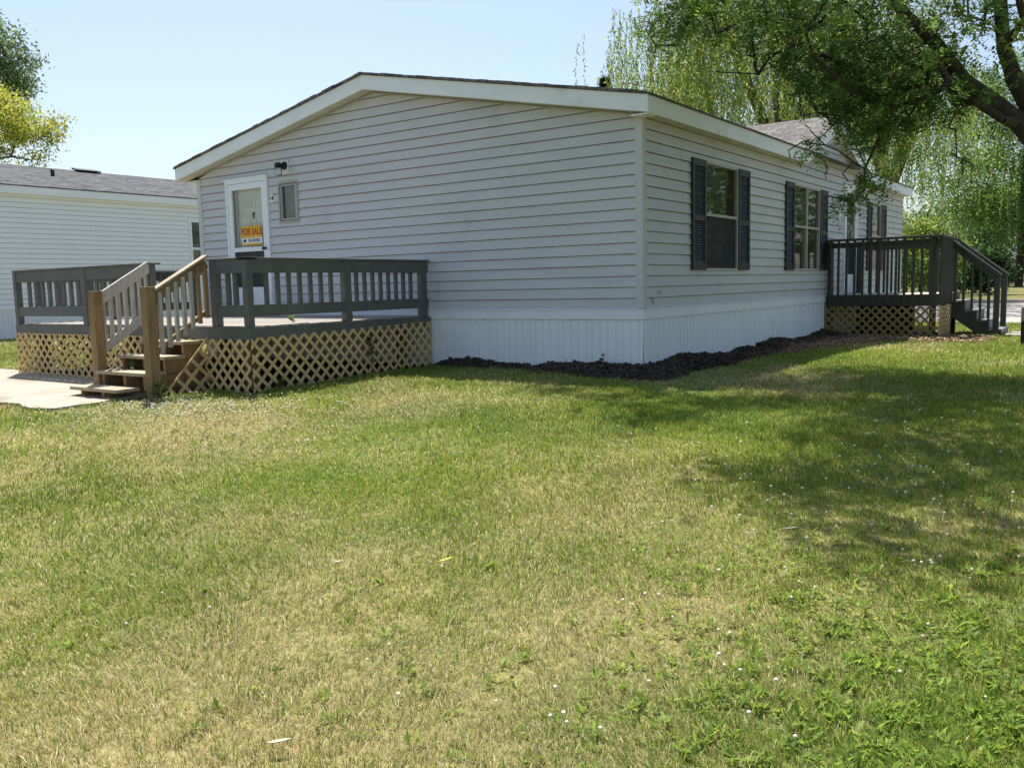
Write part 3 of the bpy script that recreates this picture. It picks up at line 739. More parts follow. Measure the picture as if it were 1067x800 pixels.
b = MB(); b.box(-7.2, -6.9, DYF + 1.1, DYF + 1.5, ZD + .004, ZD + .09)
for (px, py) in ((DX0 + .2, DYF + .2), (-5.8, DYF + .2), (-3.45, DYF + .2), (-3.45, -.3), (-5.8, -1.4)): post_box(px - .06, px + .06, py - .06, py + .06, -.95, -.23, M['treated'], dk, 'footing_post')

tag(strip_sheet('shade_sheet', DX0 + .03, DX1 - .03, DYF + .02, -.02, M['underdeck'], .012, thick=.05), kind='structure')  # dark sheet added so the gaps in the lattice look shaded
tag(strip_sheet('shade_sheet', .03, 1.82, 7.14, 9.2, M['underdeck'], .012, thick=.05), kind='structure')  # same dark shade sheet below the side deck

# ------------------------------------------------------------------ left wooden stairs
stp = empty('wooden_stairs', (-4.45, -3.5, -.88), 'unpainted brown wooden stairs with two square newel posts climbing to the gray deck', 'stairs')
SX0, SX1 = -4.95, -3.97
treads = [(-.235, -3.03), (-.385, -3.27), (-.545, -3.52), (-.70, -3.78)]
for k, (z, yb) in enumerate(treads):
    x0 = SX0 + .04 - .02 * k; x1 = SX1 - .02
    if k == 3: x0 -= .06; x1 = SX1 - .13
    b = MB()
    # slightly cupped plank, two boards
    for a, c in ((yb - .135, yb - .002), (yb - .275, yb - .140)):
        b.box(x0, x1, a, c, z - .038, z)
    b.build('tread', M['tread'], stp, bevel=.006)
for k, (z, yb) in enumerate(treads[:3]):
    b = MB(); b.box(SX0 + .10, SX1 - .05, yb + .0 - .025, yb - .005, z - .16, z - .04); b.build('riser', M['treated'], stp, bevel=.004)
b = MB()
for xx in (SX0 + .08, SX0 + .5, SX1 - .10):
    for k, (z, yb) in enumerate(treads):
        if k == 3 and xx > SX1 - .2: continue
        b.box(xx, xx + .04, yb - .235, -3.04, max(z - .19, -.93) if k < 3 else -.95, z - .0385)
b.build('stringer', M['treated'], stp)
NW = .115
post_box(-5.035, -5.035 + NW, -3.77, -3.77 + NW, -.95, .345, M['treated'], stp, 'newel_post'); post_box(-3.955, -3.955 + NW, -3.80, -3.80 + NW, -.95, .375, M['treated'], stp, 'newel_post')
for xx, mt, y1_, yd, lab in ((-4.975, M['treatedgray'], -3.66, -2.96, 'weathered gray handrail'), (-3.90, M['treated'], -3.69, -2.96, 'brown handrail')):
    za, zb_ = .255, .655
    b = MB(); b.bar((xx, y1_, za), (xx, yd - .05, zb_ - .025), .038, .125); b.build('handrail', mt, stp, bevel=.005, label=lab)
    if xx > -4.5:
        b = MB(); b.bar((xx + .01, y1_, za + .078), (xx + .01, yd - .05, zb_ + .053), .09, .024); b.build('rail_cap', M['tread'], stp, bevel=.004)
    b = MB(); lo_a, lo_b = (-.315, .10); b.bar((xx, y1_, lo_a), (xx, yd - .05, lo_b), .038, .10 if xx < -4.5 else .05); b.build('lower_rail', mt, stp, bevel=.005)
    n = 7
    for k in range(n):
        t = (k + .6) / n; yy = y1_ + (yd - .05 - y1_) * t
        b = MB(); b.box(*((xx - .056, xx - .021) if xx < -4.5 else (xx + .021, xx + .056)), yy - .02, yy + .02, lo_a + (lo_b - lo_a) * t - .06, za + (zb_ - .025 - za) * t + .03)
        b.build('baluster', M['treatedgray'] if (xx < -4.5 or k < 5) else M['treated'], stp, bevel=.003)
lattice('lattice_panel', (SX1 + .062, -3.62, 0), (0, 1, 0), .60, lambda u: -.88, lambda u: -.78 + .60 * u / .60, (1, 0, 0), M['lattice'], stp, pitch=.20, sw=.04, label='triangular lattice under the stair side')

# ------------------------------------------------------------------ right deck
rd = empty('side_deck', (.95, 7.7, -.78), 'small dark gray deck with thin balusters and shade-darkened lattice at the side door', 'deck')
RDX, RY0, RY1, DK = 1.85, 7.1, 9.25, M['deckdark']
b = MB(); x = .045
while x < RDX - .05:
    b.box(x, min(x + .138, RDX - .002), RY0 + .03, RY1 - .03, -.038, .0); x += .145
b.build('floor', M['floorlight'], rd, bevel=.003)
b = MB(); b.box(.045, RDX, RY0, RY0 + .038, -.20, -.004); b.build('rim_board', DK, rd, bevel=.003)
b = MB(); b.box(RDX - .001, RDX + .037, RY0, RY1, -.20, -.002); b.build('rim_board', DK, rd, bevel=.003)
b = MB(); b.box(.045, RDX, RY1 - .038, RY1, -.20, -.004); b.build('rim_board', DK, rd, bevel=.003)
def thin_rail(ax, lo, hi, fixed, outs, n):
    def B(a0, a1, o0, o1, z0, z1):
        o0, o1 = sorted((fixed + outs * o0, fixed + outs * o1)); b = MB()
        return b.box(a0, a1, o0, o1, z0, z1) if ax == 'x' else b.box(o0, o1, a0, a1, z0, z1)
    B(lo - .02, hi + .04, -.10, .055, .945, .98).build('rail_cap', DK, rd, bevel=.004)
    B(lo, hi, -.04, -.002, .825, .915).build('top_rail', DK, rd, bevel=.003)
    st = (hi - lo) / n
    o = B(lo + st / 2 - .019, lo + st / 2 + .019, 0, .038, -.17, .943).build('baluster', DK, rd, bevel=.003)
    for k in range(1, n): copy_part(o, (st * k, 0, 0) if ax == 'x' else (0, st * k, 0))
thin_rail('x', .05, RDX - .02, RY0, -1, 13)
thin_rail('y', RY0 + .0, 8.22, RDX + .037, 1, 10)
thin_rail('x', .05, RDX - .02, RY1, 1, 13)
for (px, py) in ((.09, RY0 + .085), (RDX - .06, RY0 + .085), (RDX - .06, 8.2), (RDX - .06, RY1 - .09), (.09, RY1 - .09)): post_box(px - .045, px + .045, py - .045, py + .045, -.9, .94, DK, rd)
lattice('lattice_panel', (.03, RY0 - .006, 0), (1, 0, 0), RDX - .03, lambda u: -.80, lambda u: -.205, (0, -1, 0), M['latticeshade'], rd, pitch=.145, sw=.038)
b = MB(); b.box(.05, 1.12, RY1 - .06, RY1 - .04, -.95, -.205); b.build('dark_backing', DK, rd)  # unseen panel added to block bright ground behind the front lattice
lattice('lattice_panel', (RDX + .042, RY0, 0), (0, 1, 0), 1.15, lambda u: -.80, lambda u: -.205, (1, 0, 0), M['lattice'], rd, pitch=.145, sw=.038, label='pale tan lattice on the stair side')
# right stairs
rs = empty('side_stairs', (2.3, 8.75, -.82), 'dark gray painted stairs with a sloping handrail at the end of the small deck', 'stairs')
SY0, SY1 = 8.28, 9.22
tz = [(-.135, 2.14), (-.305, 2.33), (-.475, 2.52), (-.640, 2.71)]
x = RDX + .04
for k, (z, xf) in enumerate(tz):
    b = MB(); b.box(x - .02, xf, SY0 - .015, SY1 + .015, z - .036, z); b.build('tread', M['riser'], rs, bevel=.005)
    b = MB(); b.box(xf - .04, xf - .02, SY0 + .04, SY1 - .04, (tz[k + 1][0] if k < 3 else -.85) + .001, z - .037); b.build('riser', M['riser'], rs)
    x = xf
for yy in (SY0, SY1 - .038):
    b = MB(); b.prism([(px_, yy, pz_) for px_, pz_ in ((1.89, -.172), (2.12, -.172), (2.12, -.342), (2.31, -.342), (2.31, -.512), (2.50, -.512), (2.50, -.677), (2.70, -.677), (2.70, -.90), (2.56, -.90), (1.89, -.42))], (0, .038, 0)); b.build('stringer', DK, rs, bevel=.003)
for yy in (SY0 - .06, SY1 - .03):
    post_box(2.57, 2.66, yy, yy + .09, -.90 if yy < 9 else -.645, .255, DK, rs, 'newel_post')
    yc = yy + .045
    b = MB(); b.bar((RDX - .02, yc, .965), (2.68, yc, .285), .14, .036); b.build('rail_cap', DK, rs, bevel=.004)
    b = MB(); b.bar((RDX, yc, .86), (2.60, yc, .235), .038, .09); b.build('handrail', DK, rs, bevel=.004)
    for k in range(5):
        xx = RDX + .11 + k * .135; zt = .93 - (xx - RDX) * .845; zb = -.24 - max(0, (xx - 2.05)) * .86
        b = MB(); b.box(xx - .019, xx + .019, yc + .02 - .06, yc - .021, zb, zt - .02); b.build('baluster', DK, rs, bevel=.003)

# ------------------------------------------------------------------ black post at the right
bp_ = empty('black_post', (3.245, 6.0, gz(3.2, 6)), 'short black metal post in the grass at the right edge', 'post')
b = MB(); b.lathe((3.245, 6.0, gz(3.2, 6) - .1), [(.03, 0), (.03, .46)], (0, 0, 1), 12); b.build('shaft', M['black'], bp_, smooth=False)
b = MB(); b.lathe((3.245, 6.0, gz(3.2, 6) + .36), [(.034, 0), (.034, .20), (.02, .22), (.0, .225)], (0, 0, 1), 12); b.build('cap', M['riser'], bp_)

# ------------------------------------------------------------------ neighbour's white home
nh = empty('neighbour_home', (-21.6, 4, -.85), 'white sided mobile home with dark gray shingle roof behind the left deck', 'mobile home')
NY0, NY1, NX = -9.0, 17.0, -18.5; NRX = -21.7
nw = (7.05, 7.75, .80, 2.42)
b = MB(); siding(b, 'N', lambda z: (NY0, NY1), 2.86, [nw], seams=False); b.build('side_wall', M['nsiding'], nh)
skirting('N', NY0, NY1, nh, M['nsiding'], -1.05, ztop=.0, d=.02)
b = MB(); fbox(b, 'N', NY0, NY1, -.03, .03, .02, .04); b.build('skirting_cap', M['nsiding'], nh)
b = MB()
for yy in (NY0, NY1):
    b.prism([(NX, yy, -1), (-24.9, yy, -1), (-24.9, yy, 2.86), (NRX, yy, 3.75), (NX, yy, 2.86)], (0, .02 if yy < 0 else -.02, 0))
b.build('gable_wall', M['nsiding'], nh)
b = MB(); b.box(-24.92, -24.9, NY0, NY1, -1, 2.86); b.build('rear_wall', M['nsiding'], nh)
b = MB()
for xe in (NX + .22, -25.12): b.prism([(NRX, NY0 - .2, 4.02), (xe, NY0 - .2, 3.055), (xe, NY1 + .2, 3.055), (NRX, NY1 + .2, 4.02)], (0, 0, .025))
nr = b.build('roof', M['nshingle'], nh)
b = MB(); b.box(NX + .185, NX + .205, NY0 - .18, NY1 + .18, 2.86, 3.05); b.build('fascia', M['nsiding'], nh)
b = MB(); b.box(NX + .0, NX + .184, NY0 - .18, NY1 + .18, 2.862, 2.872); b.build('soffit', M['nsiding'], nh)
b = MB(); b.lathe((-20.2, 3.95, 3.45), [(.05, 0), (.05, .35), (.035, .36), (.035, .365)], (0, 0, 1), 12); b.lathe((-20.2, 3.95, 3.40), [(.12, 0), (.10, .12), (.06, .16)], (0, 0, 1), 12); b.build('vent_pipe', M['black'], nh)
b = MB(); b.prism([(NRX + .25, 5.35, 4.0), (NRX - .05, 5.35, 4.08), (NRX - .05, 5.35, 4.13), (NRX + .28, 5.35, 4.04)], (0, .75, 0)); b.build('roof_vent', M['black'], nh)
b = MB(); frame(b, 'N', (nw[0] - .05, nw[1] + .05, nw[2] - .05, nw[3] + .05), .08, -.02, .035); fbox(b, 'N', nw[0], nw[1], 1.58, 1.65, -.02, .03)
fr = b.build('window', M['white'], nh); pane('N', nw, -.01, M['glass'], fr); pane('N', nw, -.08, M['greyblind'], fr, 'blind')

# distant house across the road
P = ray(1062, 291, 95)
dh = empty('distant_house', (P[0] + 4, P[1], -.6), 'gray house far away beyond the big tree on the right', 'house')
x0, x1, y0, y1 = P[0] - 2.2, P[0] + 14, P[1], P[1] + 8; zb = -.6
b = MB(); b.box(x0, x1, y0, y1, zb, zb + 2.3); b.build('wall', M['farwall'], dh)
b = MB(); b.prism([(x0 - .4, y0 - .4, zb + 2.2), (x0 + 1.5, (y0 + y1) / 2, zb + 4.4), (x0 - .4, y1 + .4, zb + 2.2)], (.05, 0, 0))
b.poly([(x0 - .4, y0 - .4, zb + 2.25), (x1 + .4, y0 - .4, zb + 2.25), (x1 - 1.5, (y0 + y1) / 2, zb + 4.4), (x0 + 1.5, (y0 + y1) / 2, zb + 4.4)]); b.poly([(x0 - .4, y1 + .4, zb + 2.25), (x1 + .4, y1 + .4, zb + 2.25), (x1 - 1.5, (y0 + y1) / 2, zb + 4.4), (x0 + 1.5, (y0 + y1) / 2, zb + 4.4)])
b.poly([(x1 + .4, y0 - .4, zb + 2.25), (x1 + .4, y1 + .4, zb + 2.25), (x1 - 1.5, (y0 + y1) / 2, zb + 4.4)])
b.build('roof', M['farroof'], dh)
b = MB(); b.box(x0 + 2, x0 + 3.2, y0 - .03, y0 - .005, zb + .9, zb + 2.0); b.box(x0 + 6, x0 + 7.2, y0 - .03, y0 - .005, zb + .9, zb + 2.0); b.build('window', M['dark'], dh)
# ------------------------------------------------------------------ trees
def grow(trunk, att, step=.45, jit=.10, seed=0, tip=.007, power=2.3, lift=0.0):
    """trunk: list of polylines [(pts, r0)], att: attractor points -> nodes, parents, radii"""
    rg = np.random.default_rng(seed)
    nodes = []; par = []; fixed = {}
    def add(p, q): nodes.append(np.array(p, float)); par.append(q); return len(nodes) - 1
    first = None
    for pts, attach, rads in trunk:
        pr_ = None if attach is None else int(np.argmin([np.linalg.norm(np.array(attach) - n) for n in nodes]))
        for i, p in enumerate(pts):
            pr_ = add(p, -1 if pr_ is None else pr_); fixed[pr_] = rads[i]
    base = np.mean([p for p in nodes], axis=0)
    att = np.asarray(att); order = np.argsort(np.linalg.norm(att - base, axis=1))
    tips = []
    for k in order:
        A = np.array(nodes); d = A - att[k]
        dist = np.linalg.norm(d, axis=1) + .35 * np.maximum(0, d[:, 2])     # branches prefer to rise outward
        j = int(np.argmin(dist)); L = np.linalg.norm(att[k] - nodes[j]); n = max(1, int(L / step)); a = nodes[j].copy()
        for i in range(1, n + 1):
            t = i / n; p = a + (att[k] - a) * t + (rg.normal(0, jit, 3) if i < n else 0)
            p[2] += lift * math.sin(math.pi * t) * L
            j = add(p, j)
        tips.append(j)
    n = len(nodes); acc = np.zeros(n); rad = np.zeros(n); has = np.zeros(n, bool)
    for p in par:
        if p >= 0: has[p] = True
    for i in range(n - 1, -1, -1):
        if not has[i]: acc[i] = tip ** power
        rad[i] = acc[i] ** (1 / power)
        if i in fixed: rad[i] = max(fixed[i], tip)
        if par[i] >= 0: acc[par[i]] += acc[i] if i not in fixed else 0
    return np.array(nodes), np.array(par), rad, tips
def tubes(b, nodes, par, rad, seg=6, bump=0.0, seed=0):
    rg = np.random.default_rng(seed)
    for i in range(len(nodes)):
        p = par[i]
        if p < 0: continue
        a, c = nodes[p], nodes[i]; d = c - a; L = np.linalg.norm(d)
        if L < 1e-5: continue
        d = d / L; t = np.cross(d, (0.31, 0.2, .9)); t /= np.linalg.norm(t); q = np.cross(d, t)
        r0_, r1_ = min(rad[p], rad[i] * 1.25), rad[i]; sg_ = seg if rad[i] > .03 else 4
        if rad[i] > .09: sg_ = 12
        k0 = b.n
        for (cc, r) in ((a - d * r0_ * .3, r0_), (c + d * r1_ * .3, r1_)):
            for k in range(sg_):
                an = 2 * math.pi * k / sg_; rr_ = r * (1 + bump * rg.uniform(-1, 1))
                b.v.append(tuple(cc + (t * math.cos(an) + q * math.sin(an)) * rr_))
        b.n += 2 * sg_
        for k in range(sg_): b.f.append((k0 + k, k0 + (k + 1) % sg_, k0 + sg_ + (k + 1) % sg_, k0 + sg_ + k))
def leaf_quads(P, D, Nn, L, W, fold=.25):
    """diamond leaves: base P, direction D, normal Nn -> verts (n*4), quads"""
    Sd = np.cross(D, Nn); Sd /= np.linalg.norm(Sd, axis=1, keepdims=True) + 1e-9
    L = np.broadcast_to(L, (len(P),))[:, None]; W = np.broadcast_to(W, (len(P),))[:, None]
    a = P; c = P + D * L; m = P + D * L * .45 + Nn * W * fold
    v = np.stack([a, m + Sd * W / 2, c, m - Sd * W / 2], 1)
    return v.reshape(-1, 3)
def unit(a): return a / (np.linalg.norm(a, axis=-1, keepdims=True) + 1e-9)
def tinted(n, cols, wts, rg, var=.18):
    idx = rg.choice(len(cols), n, p=np.array(wts) / sum(wts)); c = np.array(cols)[idx]
    return np.clip(c * (1 + rg.normal(0, var, (n, 1))) * (1 + rg.normal(0, .05, (n, 3))), .003, .9)
def leaf_object(name, V, T, parent):
    n = len(V) // 4
    f = np.arange(n * 4, dtype=np.int32)
    return raw_mesh(name, V, f, np.full(n, 4), M['leaf'], np.repeat(T, 4, axis=0), parent)
def ellip(n, c, r, rg, shell=.35):
    p = unit(rg.normal(0, 1, (n, 3))) * (rg.uniform(shell ** 3, 1, (n, 1)) ** (1 / 3))
    return np.array(c) + p * np.array(r)
def make_tree(name, label, cat, group, base, trunk, att, bark, leaf_fn, seed, tip=.007, jit=.1, step=.45, power=2.3, lift=0.0):
    root = empty(name, base, label, cat, group)
    nodes, par, rad, tips = grow(trunk, att, step, jit, seed, tip, power, lift)
    b = MB(); tubes(b, nodes, par, rad, seed=seed, bump=.06); b.build('trunk', bark, root, smooth=True)
    V, T = leaf_fn(nodes, par, tips, np.random.default_rng(seed + 1))
    leaf_object('crown', V, T, root)
    return root
def clump_leaves(per, rad, L, W, cols, wts, droop=.3, var=.2):
    def fn(nodes, par, tips, rg):
        pts = nodes[tips]; n = len(pts); c = np.repeat(pts, per, axis=0)
        off = rg.normal(0, 1, c.shape) * np.array(rad)
        p = c + off; D = unit(rg.normal(0, 1, c.shape) + np.array((0, 0, -droop))); N = unit(rg.normal(0, .7, c.shape) + np.array((0, 0, 1)))
        V = leaf_quads(p, D, N, L * rg.uniform(.6, 1.3, len(p)), W * rg.uniform(.6, 1.3, len(p)))
        ct = np.repeat(rg.normal(0, .13, (n, 1)), per, axis=0)
        return V, np.clip(tinted(len(p), cols, wts, rg, var) * (1 + ct), .003, .9)
    return fn
def frond_leaves(per, rad, flen, nl, L, W, cols, wts, trim=None):
    """pinnate fronds (locust): rows of small leaflets along drooping rachises, scattered round each twig end"""
    def fn(nodes, par, tips, rg):
        tips = np.array(tips); pts = nodes[tips]; pd = unit(nodes[tips] - nodes[par[tips]])
        n = len(pts); base = np.repeat(pts, per, axis=0); d0 = np.repeat(pd, per, axis=0)
        base = base + rg.normal(0, 1, base.shape) * np.array(rad) - d0 * rg.uniform(0, .35, (len(base), 1))
        fd = unit(d0 * .5 + rg.normal(0, .8, base.shape) + np.array((0, 0, -.45)))
        k = np.arange(nl); t = (k // 2 + 1) / (nl / 2)
        if trim is not None:
            ok = trim(base + fd * flen * .6, rg); base, fd = base[ok], fd[ok]
        fl = flen * rg.uniform(.6, 1.2, len(base))
        pos = base[:, None, :] + fd[:, None, :] * (t[None, :, None] * fl[:, None, None]) + np.array((0, 0, -1.0)) * (t[None, :, None] ** 2 * fl[:, None, None] * .30)
        nrm = unit(rg.normal(0, .45, fd.shape) + np.array((0, 0, 1))); side = unit(np.cross(fd, nrm))
        sgn = np.where(k % 2 == 0, 1, -1)
        D = unit(side[:, None, :] * sgn[None, :, None] + fd[:, None, :] * .45 + rg.normal(0, .18, (len(fd), nl, 3)))
        N = unit(np.repeat(nrm[:, None, :], nl, 1) + rg.normal(0, .25, (len(fd), nl, 3)))
        P = pos.reshape(-1, 3); D = D.reshape(-1, 3); N = N.reshape(-1, 3)
        V = leaf_quads(P, D, N, L * rg.uniform(.7, 1.2, len(P)), W * rg.uniform(.7, 1.2, len(P)), .12)
        tf = tinted(len(base), cols, wts, rg, .15); T = np.repeat(tf, nl, axis=0) * (1 + rg.normal(0, .08, (len(P), 1)))
        return V, np.clip(T, .003, .9)
    return fn
DG, MG, YG = (.070, .145, .034), (.12, .22, .042), (.19, .27, .05)

# the big shade tree on the right: trunk just outside the frame, two limbs reaching in
fork = ray(1096, 168, 9.2)
base = np.array([5.95, -.45, gz(5.95, -.45)])
def poly3(pts, rad): return [np.array(p) for p in pts], rad
tr0 = [base + (0, 0, -.1), base + (-.02, .0, .5), base * .55 + fork * .45 + (.14, 0, 0), fork + (.10, 0, -.25), fork]
limbA = [ray(1062, 128, 9.2), ray(1036, 108, 9.2), ray(1004, 84, 9.2), ray(972, 42, 9.3), ray(940, 12, 9.5), ray(900, -35, 9.8), ray(850, -90, 10.2)]
limbB = [ray(1072, 112, 9.2), ray(1056, 80, 9.2), ray(1046, 50, 9.25), ray(1042, 0, 9.3), ray(1040, -70, 9.4), ray(1020, -150, 9.3)]
limbC = [ray(1120, 60, 9.0), ray(1190, -30, 8.8), ray(1290, -110, 8.8)]
trunk = [(tr0, None, [.25, .18, .155, .13, .115]), (limbA, fork, [.098, .086, .076, .066, .062, .05, .04]), (limbB, fork, [.09, .085, .078, .072, .06, .05]), (limbC, fork, [.10, .08, .06])]
rg = np.random.default_rng(21)
edge_x = np.array([-200, 638, 660, 683, 745, 790, 821, 838, 871, 888, 898, 909, 921, 950, 997, 1067, 1110])
edge_y = np.array([-25, -25, 40, 52, 46, 56, 92, 106, 132, 160, 165, 155, 146, 140, 122, 95, 60.])
def allowed(c):                                       # keeps the lawn, the home and the sky left of the tree clear of leaves
    px, py, z = to_px(c)
    return ~((z > 6.0) & (py > np.interp(px, edge_x, edge_y) - 26) & (px < 1250)) & (c[:, 2] > 2.2) & ~((z < 5.5) & (c[:, 2] < 3.0))
shade = np.array([lawn_at(*q) for q in ((545, 398), (600, 428), (680, 460), (760, 502), (830, 545), (900, 572), (960, 590), (1067, 606), (1200, 606), (1300, 560), (1300, 410), (1067, 396), (960, 388), (880, 381), (820, 386), (760, 388), (690, 402))])
def in_poly(x, y, P):
    c = np.zeros(len(x), bool); j = len(P) - 1
    for i in range(len(P)):
        c ^= ((P[i, 1] > y) != (P[j, 1] > y)) & (x < (P[j, 0] - P[i, 0]) * (y - P[i, 1]) / (P[j, 1] - P[i, 1] + 1e-12) + P[i, 0]); j = i
    return c
n = 9000; gx_ = rg.uniform(-2, 9, n); gy_ = rg.uniform(-6, 3.5, n); h_ = rg.uniform(3.2, 8.0, n)
k_ = in_poly(gx_, gy_, shade) & (fbm(gx_ * .9 + 5, gy_ * .9, 2) > .30)
crown1 = np.stack([gx_, gy_, ground(gx_, gy_)], 1)[k_] + (SUN / SUN[2]) * h_[k_][:, None]
crown1 = crown1[allowed(crown1) & (np.hypot(crown1[:, 0] - 4.2, crown1[:, 1] + .3) < 9.6)][:490]
cand = ellip(1200, (6.2, .2, 5.9), (4.6, 4.2, 3.2), rg, .3)
cand = cand[allowed(cand) & (cand[:, 0] > 4.0)][:230]
cand = np.concatenate([crown1, cand]); keep = np.arange(len(cand))
extra = []
for (x, y, d, s, n) in ((672, 26, 10.5, .10, 4), (690, 45, 10.4, .10, 4), (700, 12, 10.4, .16, 6), (725, 22, 10.3, .2, 8), (760, 30, 10.1, .22, 8), (790, 50, 10.0, .2, 8), (812, 84, 9.8, .16, 8), (846, 148, 9.7, .10, 3), (828, 172, 9.7, .06, 2), (858, 160, 9.7, .05, 1),
                         (850, 105, 9.6, .2, 9), (878, 118, 9.5, .2, 9), (882, 158, 9.5, .10, 4), (884, 185, 9.5, .06, 2), (908, 118, 9.4, .2, 8), (918, 145, 9.4, .10, 3), (906, 196, 9.3, .06, 2), (882, 212, 9.3, .08, 4), (866, 216, 9.3, .06, 2), (893, 205, 9.3, .05, 2),
                         (940, 100, 9.3, .2, 7), (940, 150, 9.3, .10, 2), (965, 112, 9.1, .2, 6), (990, 140, 9.0, .12, 3), (1000, 100, 9.0, .15, 5), (1020, 140, 8.9, .10, 2), (1010, 175, 8.9, .06, 2),
                         (950, 50, 9.5, .3, 14), (890, 50, 9.8, .35, 18), (840, 40, 10, .35, 16), (900, 86, 9.7, .25, 12), (1000, 30, 9.6, .3, 8), (850, 76, 10, .25, 12), (800, 15, 10.2, .3, 12)):
    extra.append(ray(x, y, d) + rg.normal(0, s, (n, 3)))
att = np.concatenate([cand[keep]] + extra)
SPR = np.array([(834, 163, 9), (848, 150, 9), (858, 168, 8), (872, 214, 11), (886, 210, 13), (900, 204, 12), (914, 198, 10), (904, 184, 11), (926, 190, 8), (1008, 165, 12), (1002, 200, 9), (1012, 225, 7), (945, 165, 14)], float)
def trim_crown(p, rg):
    px, py, z = to_px(p); ok = (py < np.interp(px, edge_x, edge_y) + rg.normal(0, 7, len(p))) | (px > 1130) | (z < 5.5)
    for (a, c, q) in SPR: ok |= np.hypot(px - a, py - c) < q
    return ok
make_tree('shade_tree', 'big dark leafed tree whose two thick limbs reach in at the upper right', 'tree', None, base, trunk, att, M['bark'],
          frond_leaves(14, .18, .19, 12, .058, .025, [DG, MG, (.15, .23, .04)], [.4, .4, .2], trim_crown), 31, tip=.006, jit=.09, step=.32, lift=.06)

# willows
def willow_leaves(strands, lmin, lmax, cols, wts, L=.11, W=.022, dens=.05, spread=.5):
    def fn(nodes, par, tips, rg):
        pts = nodes[tips]; Vs, Ts = [], []
        for p in pts:
            for s in range(strands):
                ln = rg.uniform(lmin, lmax); n = int(ln / dens); o = p + rg.normal(0, 1, 3) * np.array((spread, spread, .35))
                drift = rg.normal(0, .10, 2); t = np.linspace(0, 1, n)
                q = np.stack([o[0] + drift[0] * t * ln + .06 * np.sin(t * 5 + rg.uniform(0, 6)), o[1] + drift[1] * t * ln + .06 * np.cos(t * 4 + rg.uniform(0, 6)), o[2] - ln * t + .25 * np.sin(t * 3.1) * .6], 1)
                D = unit(rg.normal(0, .55, (n, 3)) + np.array((0, 0, -1))); N = unit(rg.normal(0, 1, (n, 3)))
                Vs.append(leaf_quads(q, D, N, L * rg.uniform(.7, 1.3, n), W * rg.uniform(.8, 1.3, n), .1))
                Ts.append(np.clip(tinted(n, cols, wts, rg, .15) * (1 + rg.normal(0, .14)), .003, .9))
        return np.concatenate(Vs), np.concatenate(Ts)
    return fn
WC = [(.12, .19, .040), (.20, .28, .060), (.29, .35, .10)]
def willow(label, base, h, r, n, seed, lean=(0, 0), strands=5, lmin=1.4, lmax=4.2, dens=.055, L=.12, W=.026, bark=None):
    rg = np.random.default_rng(seed); base = np.array(base, float)
    t0 = [base + (0, 0, -.2), base + (.1, 0, h * .18), base + (.25 + lean[0] * .3, .1, h * .33)]
    limbs = []
    for k in range(6):
        a = 2 * math.pi * k / 6 + rg.uniform(-.3, .3); u = np.array((math.cos(a), math.sin(a), 0))
        limbs.append(([t0[-1] + u * r * .12 + (0, 0, h * .14), t0[-1] + u * r * .28 + (0, 0, h * .30), t0[-1] + u * r * .50 + (0, 0, h * .44)], t0[-1], [h * .012, h * .009, h * .006]))
    p = unit(rg.normal(0, 1, (n, 3))); p[:, 2] = np.abs(p[:, 2]) * .9; p *= rg.uniform(.55, 1, (n, 1))
    att = base + np.array((lean[0], lean[1], h * .50)) + p * np.array((r, r, h * .5))
    return make_tree('willow_tree', label, 'tree', 'willow trees behind the home', base, [(t0, None, [h * .024, h * .020, h * .017])] + limbs, att, bark or M['bark'],
                     willow_leaves(strands, lmin, lmax, WC, [.4, .4, .2], L, W, dens), seed, tip=.012, jit=.16, step=.7, lift=.10)
P = ray(806, 300, 31); willow('pale yellow green willow with hanging strands right behind the gray roof', (P[0], P[1], gz(P[0], P[1])), 13.5, 6.0, 230, 5, strands=9, W=.040, L=.14)
P = ray(918, 300, 44); willow('willow with hanging strands across the road past the small deck', (P[0], P[1], gz(P[0], P[1])), 15.0, 6.4, 70, 9, strands=5, lmin=1.5, lmax=5, W=.036)
P = ray(865, 300, 46); willow('willow half hidden behind the dormer and the dark tree', (P[0], P[1], gz(P[0], P[1])), 15, 6.5, 100, 14, strands=5, L=.15, W=.035, dens=.07)

def broadleaf(label, base, h, r, seed, cols, wts, per=60, n=130, L=.20, W=.13, cz=.62, cr=.42, name='broadleaf_tree', group='background trees', tr=None, bark=None, crad=.45, flat=1.0):
    rg = np.random.default_rng(seed); base = np.array(base, float)
    t0 = [base + (0, 0, -.2), base + (.05, 0, h * .12), base + (.1, .1, h * .28), base + (.0, .1, h * .45), base + (.1, 0, h * .65)]
    att = ellip(n, base + np.array((0, 0, h * cz)), (r, r, h * cr * flat), rg, .35)
    keep = fbm(att[:, 0] / r * 1.6 + seed, att[:, 2] / r * 1.6, 2) > .36; att = att[keep]
    q = tr or h * .022
    return make_tree(name, label, 'tree', group, base, [(t0, None, [q, q * .9, q * .75, q * .5, q * .3])], att, bark or M['bark'], clump_leaves(per, crad, L, W, cols, wts), seed, tip=.012, jit=.15, step=.7, lift=.05)
P = ray(1061, 299, 66); broadleaf('round green tree with a bare dark trunk across the road at the right edge', (P[0], P[1], gz(P[0], P[1])), 17, 6.3, 41, [DG, MG, (.07, .13, .03)], [.3, .5, .2], per=190, n=260, tr=.30, cz=.545, cr=.46, L=.21, W=.13, crad=.55)
P = ray(985, 300, 80); broadleaf('dark round tree far behind the sloping stair rail', (P[0], P[1], gz(P[0], P[1])), 6.4, 5.0, 42, [DG, (.04, .085, .03)], [.6, .4], per=150, n=150, L=.26, W=.17, crad=.65, cz=.5, cr=.5)
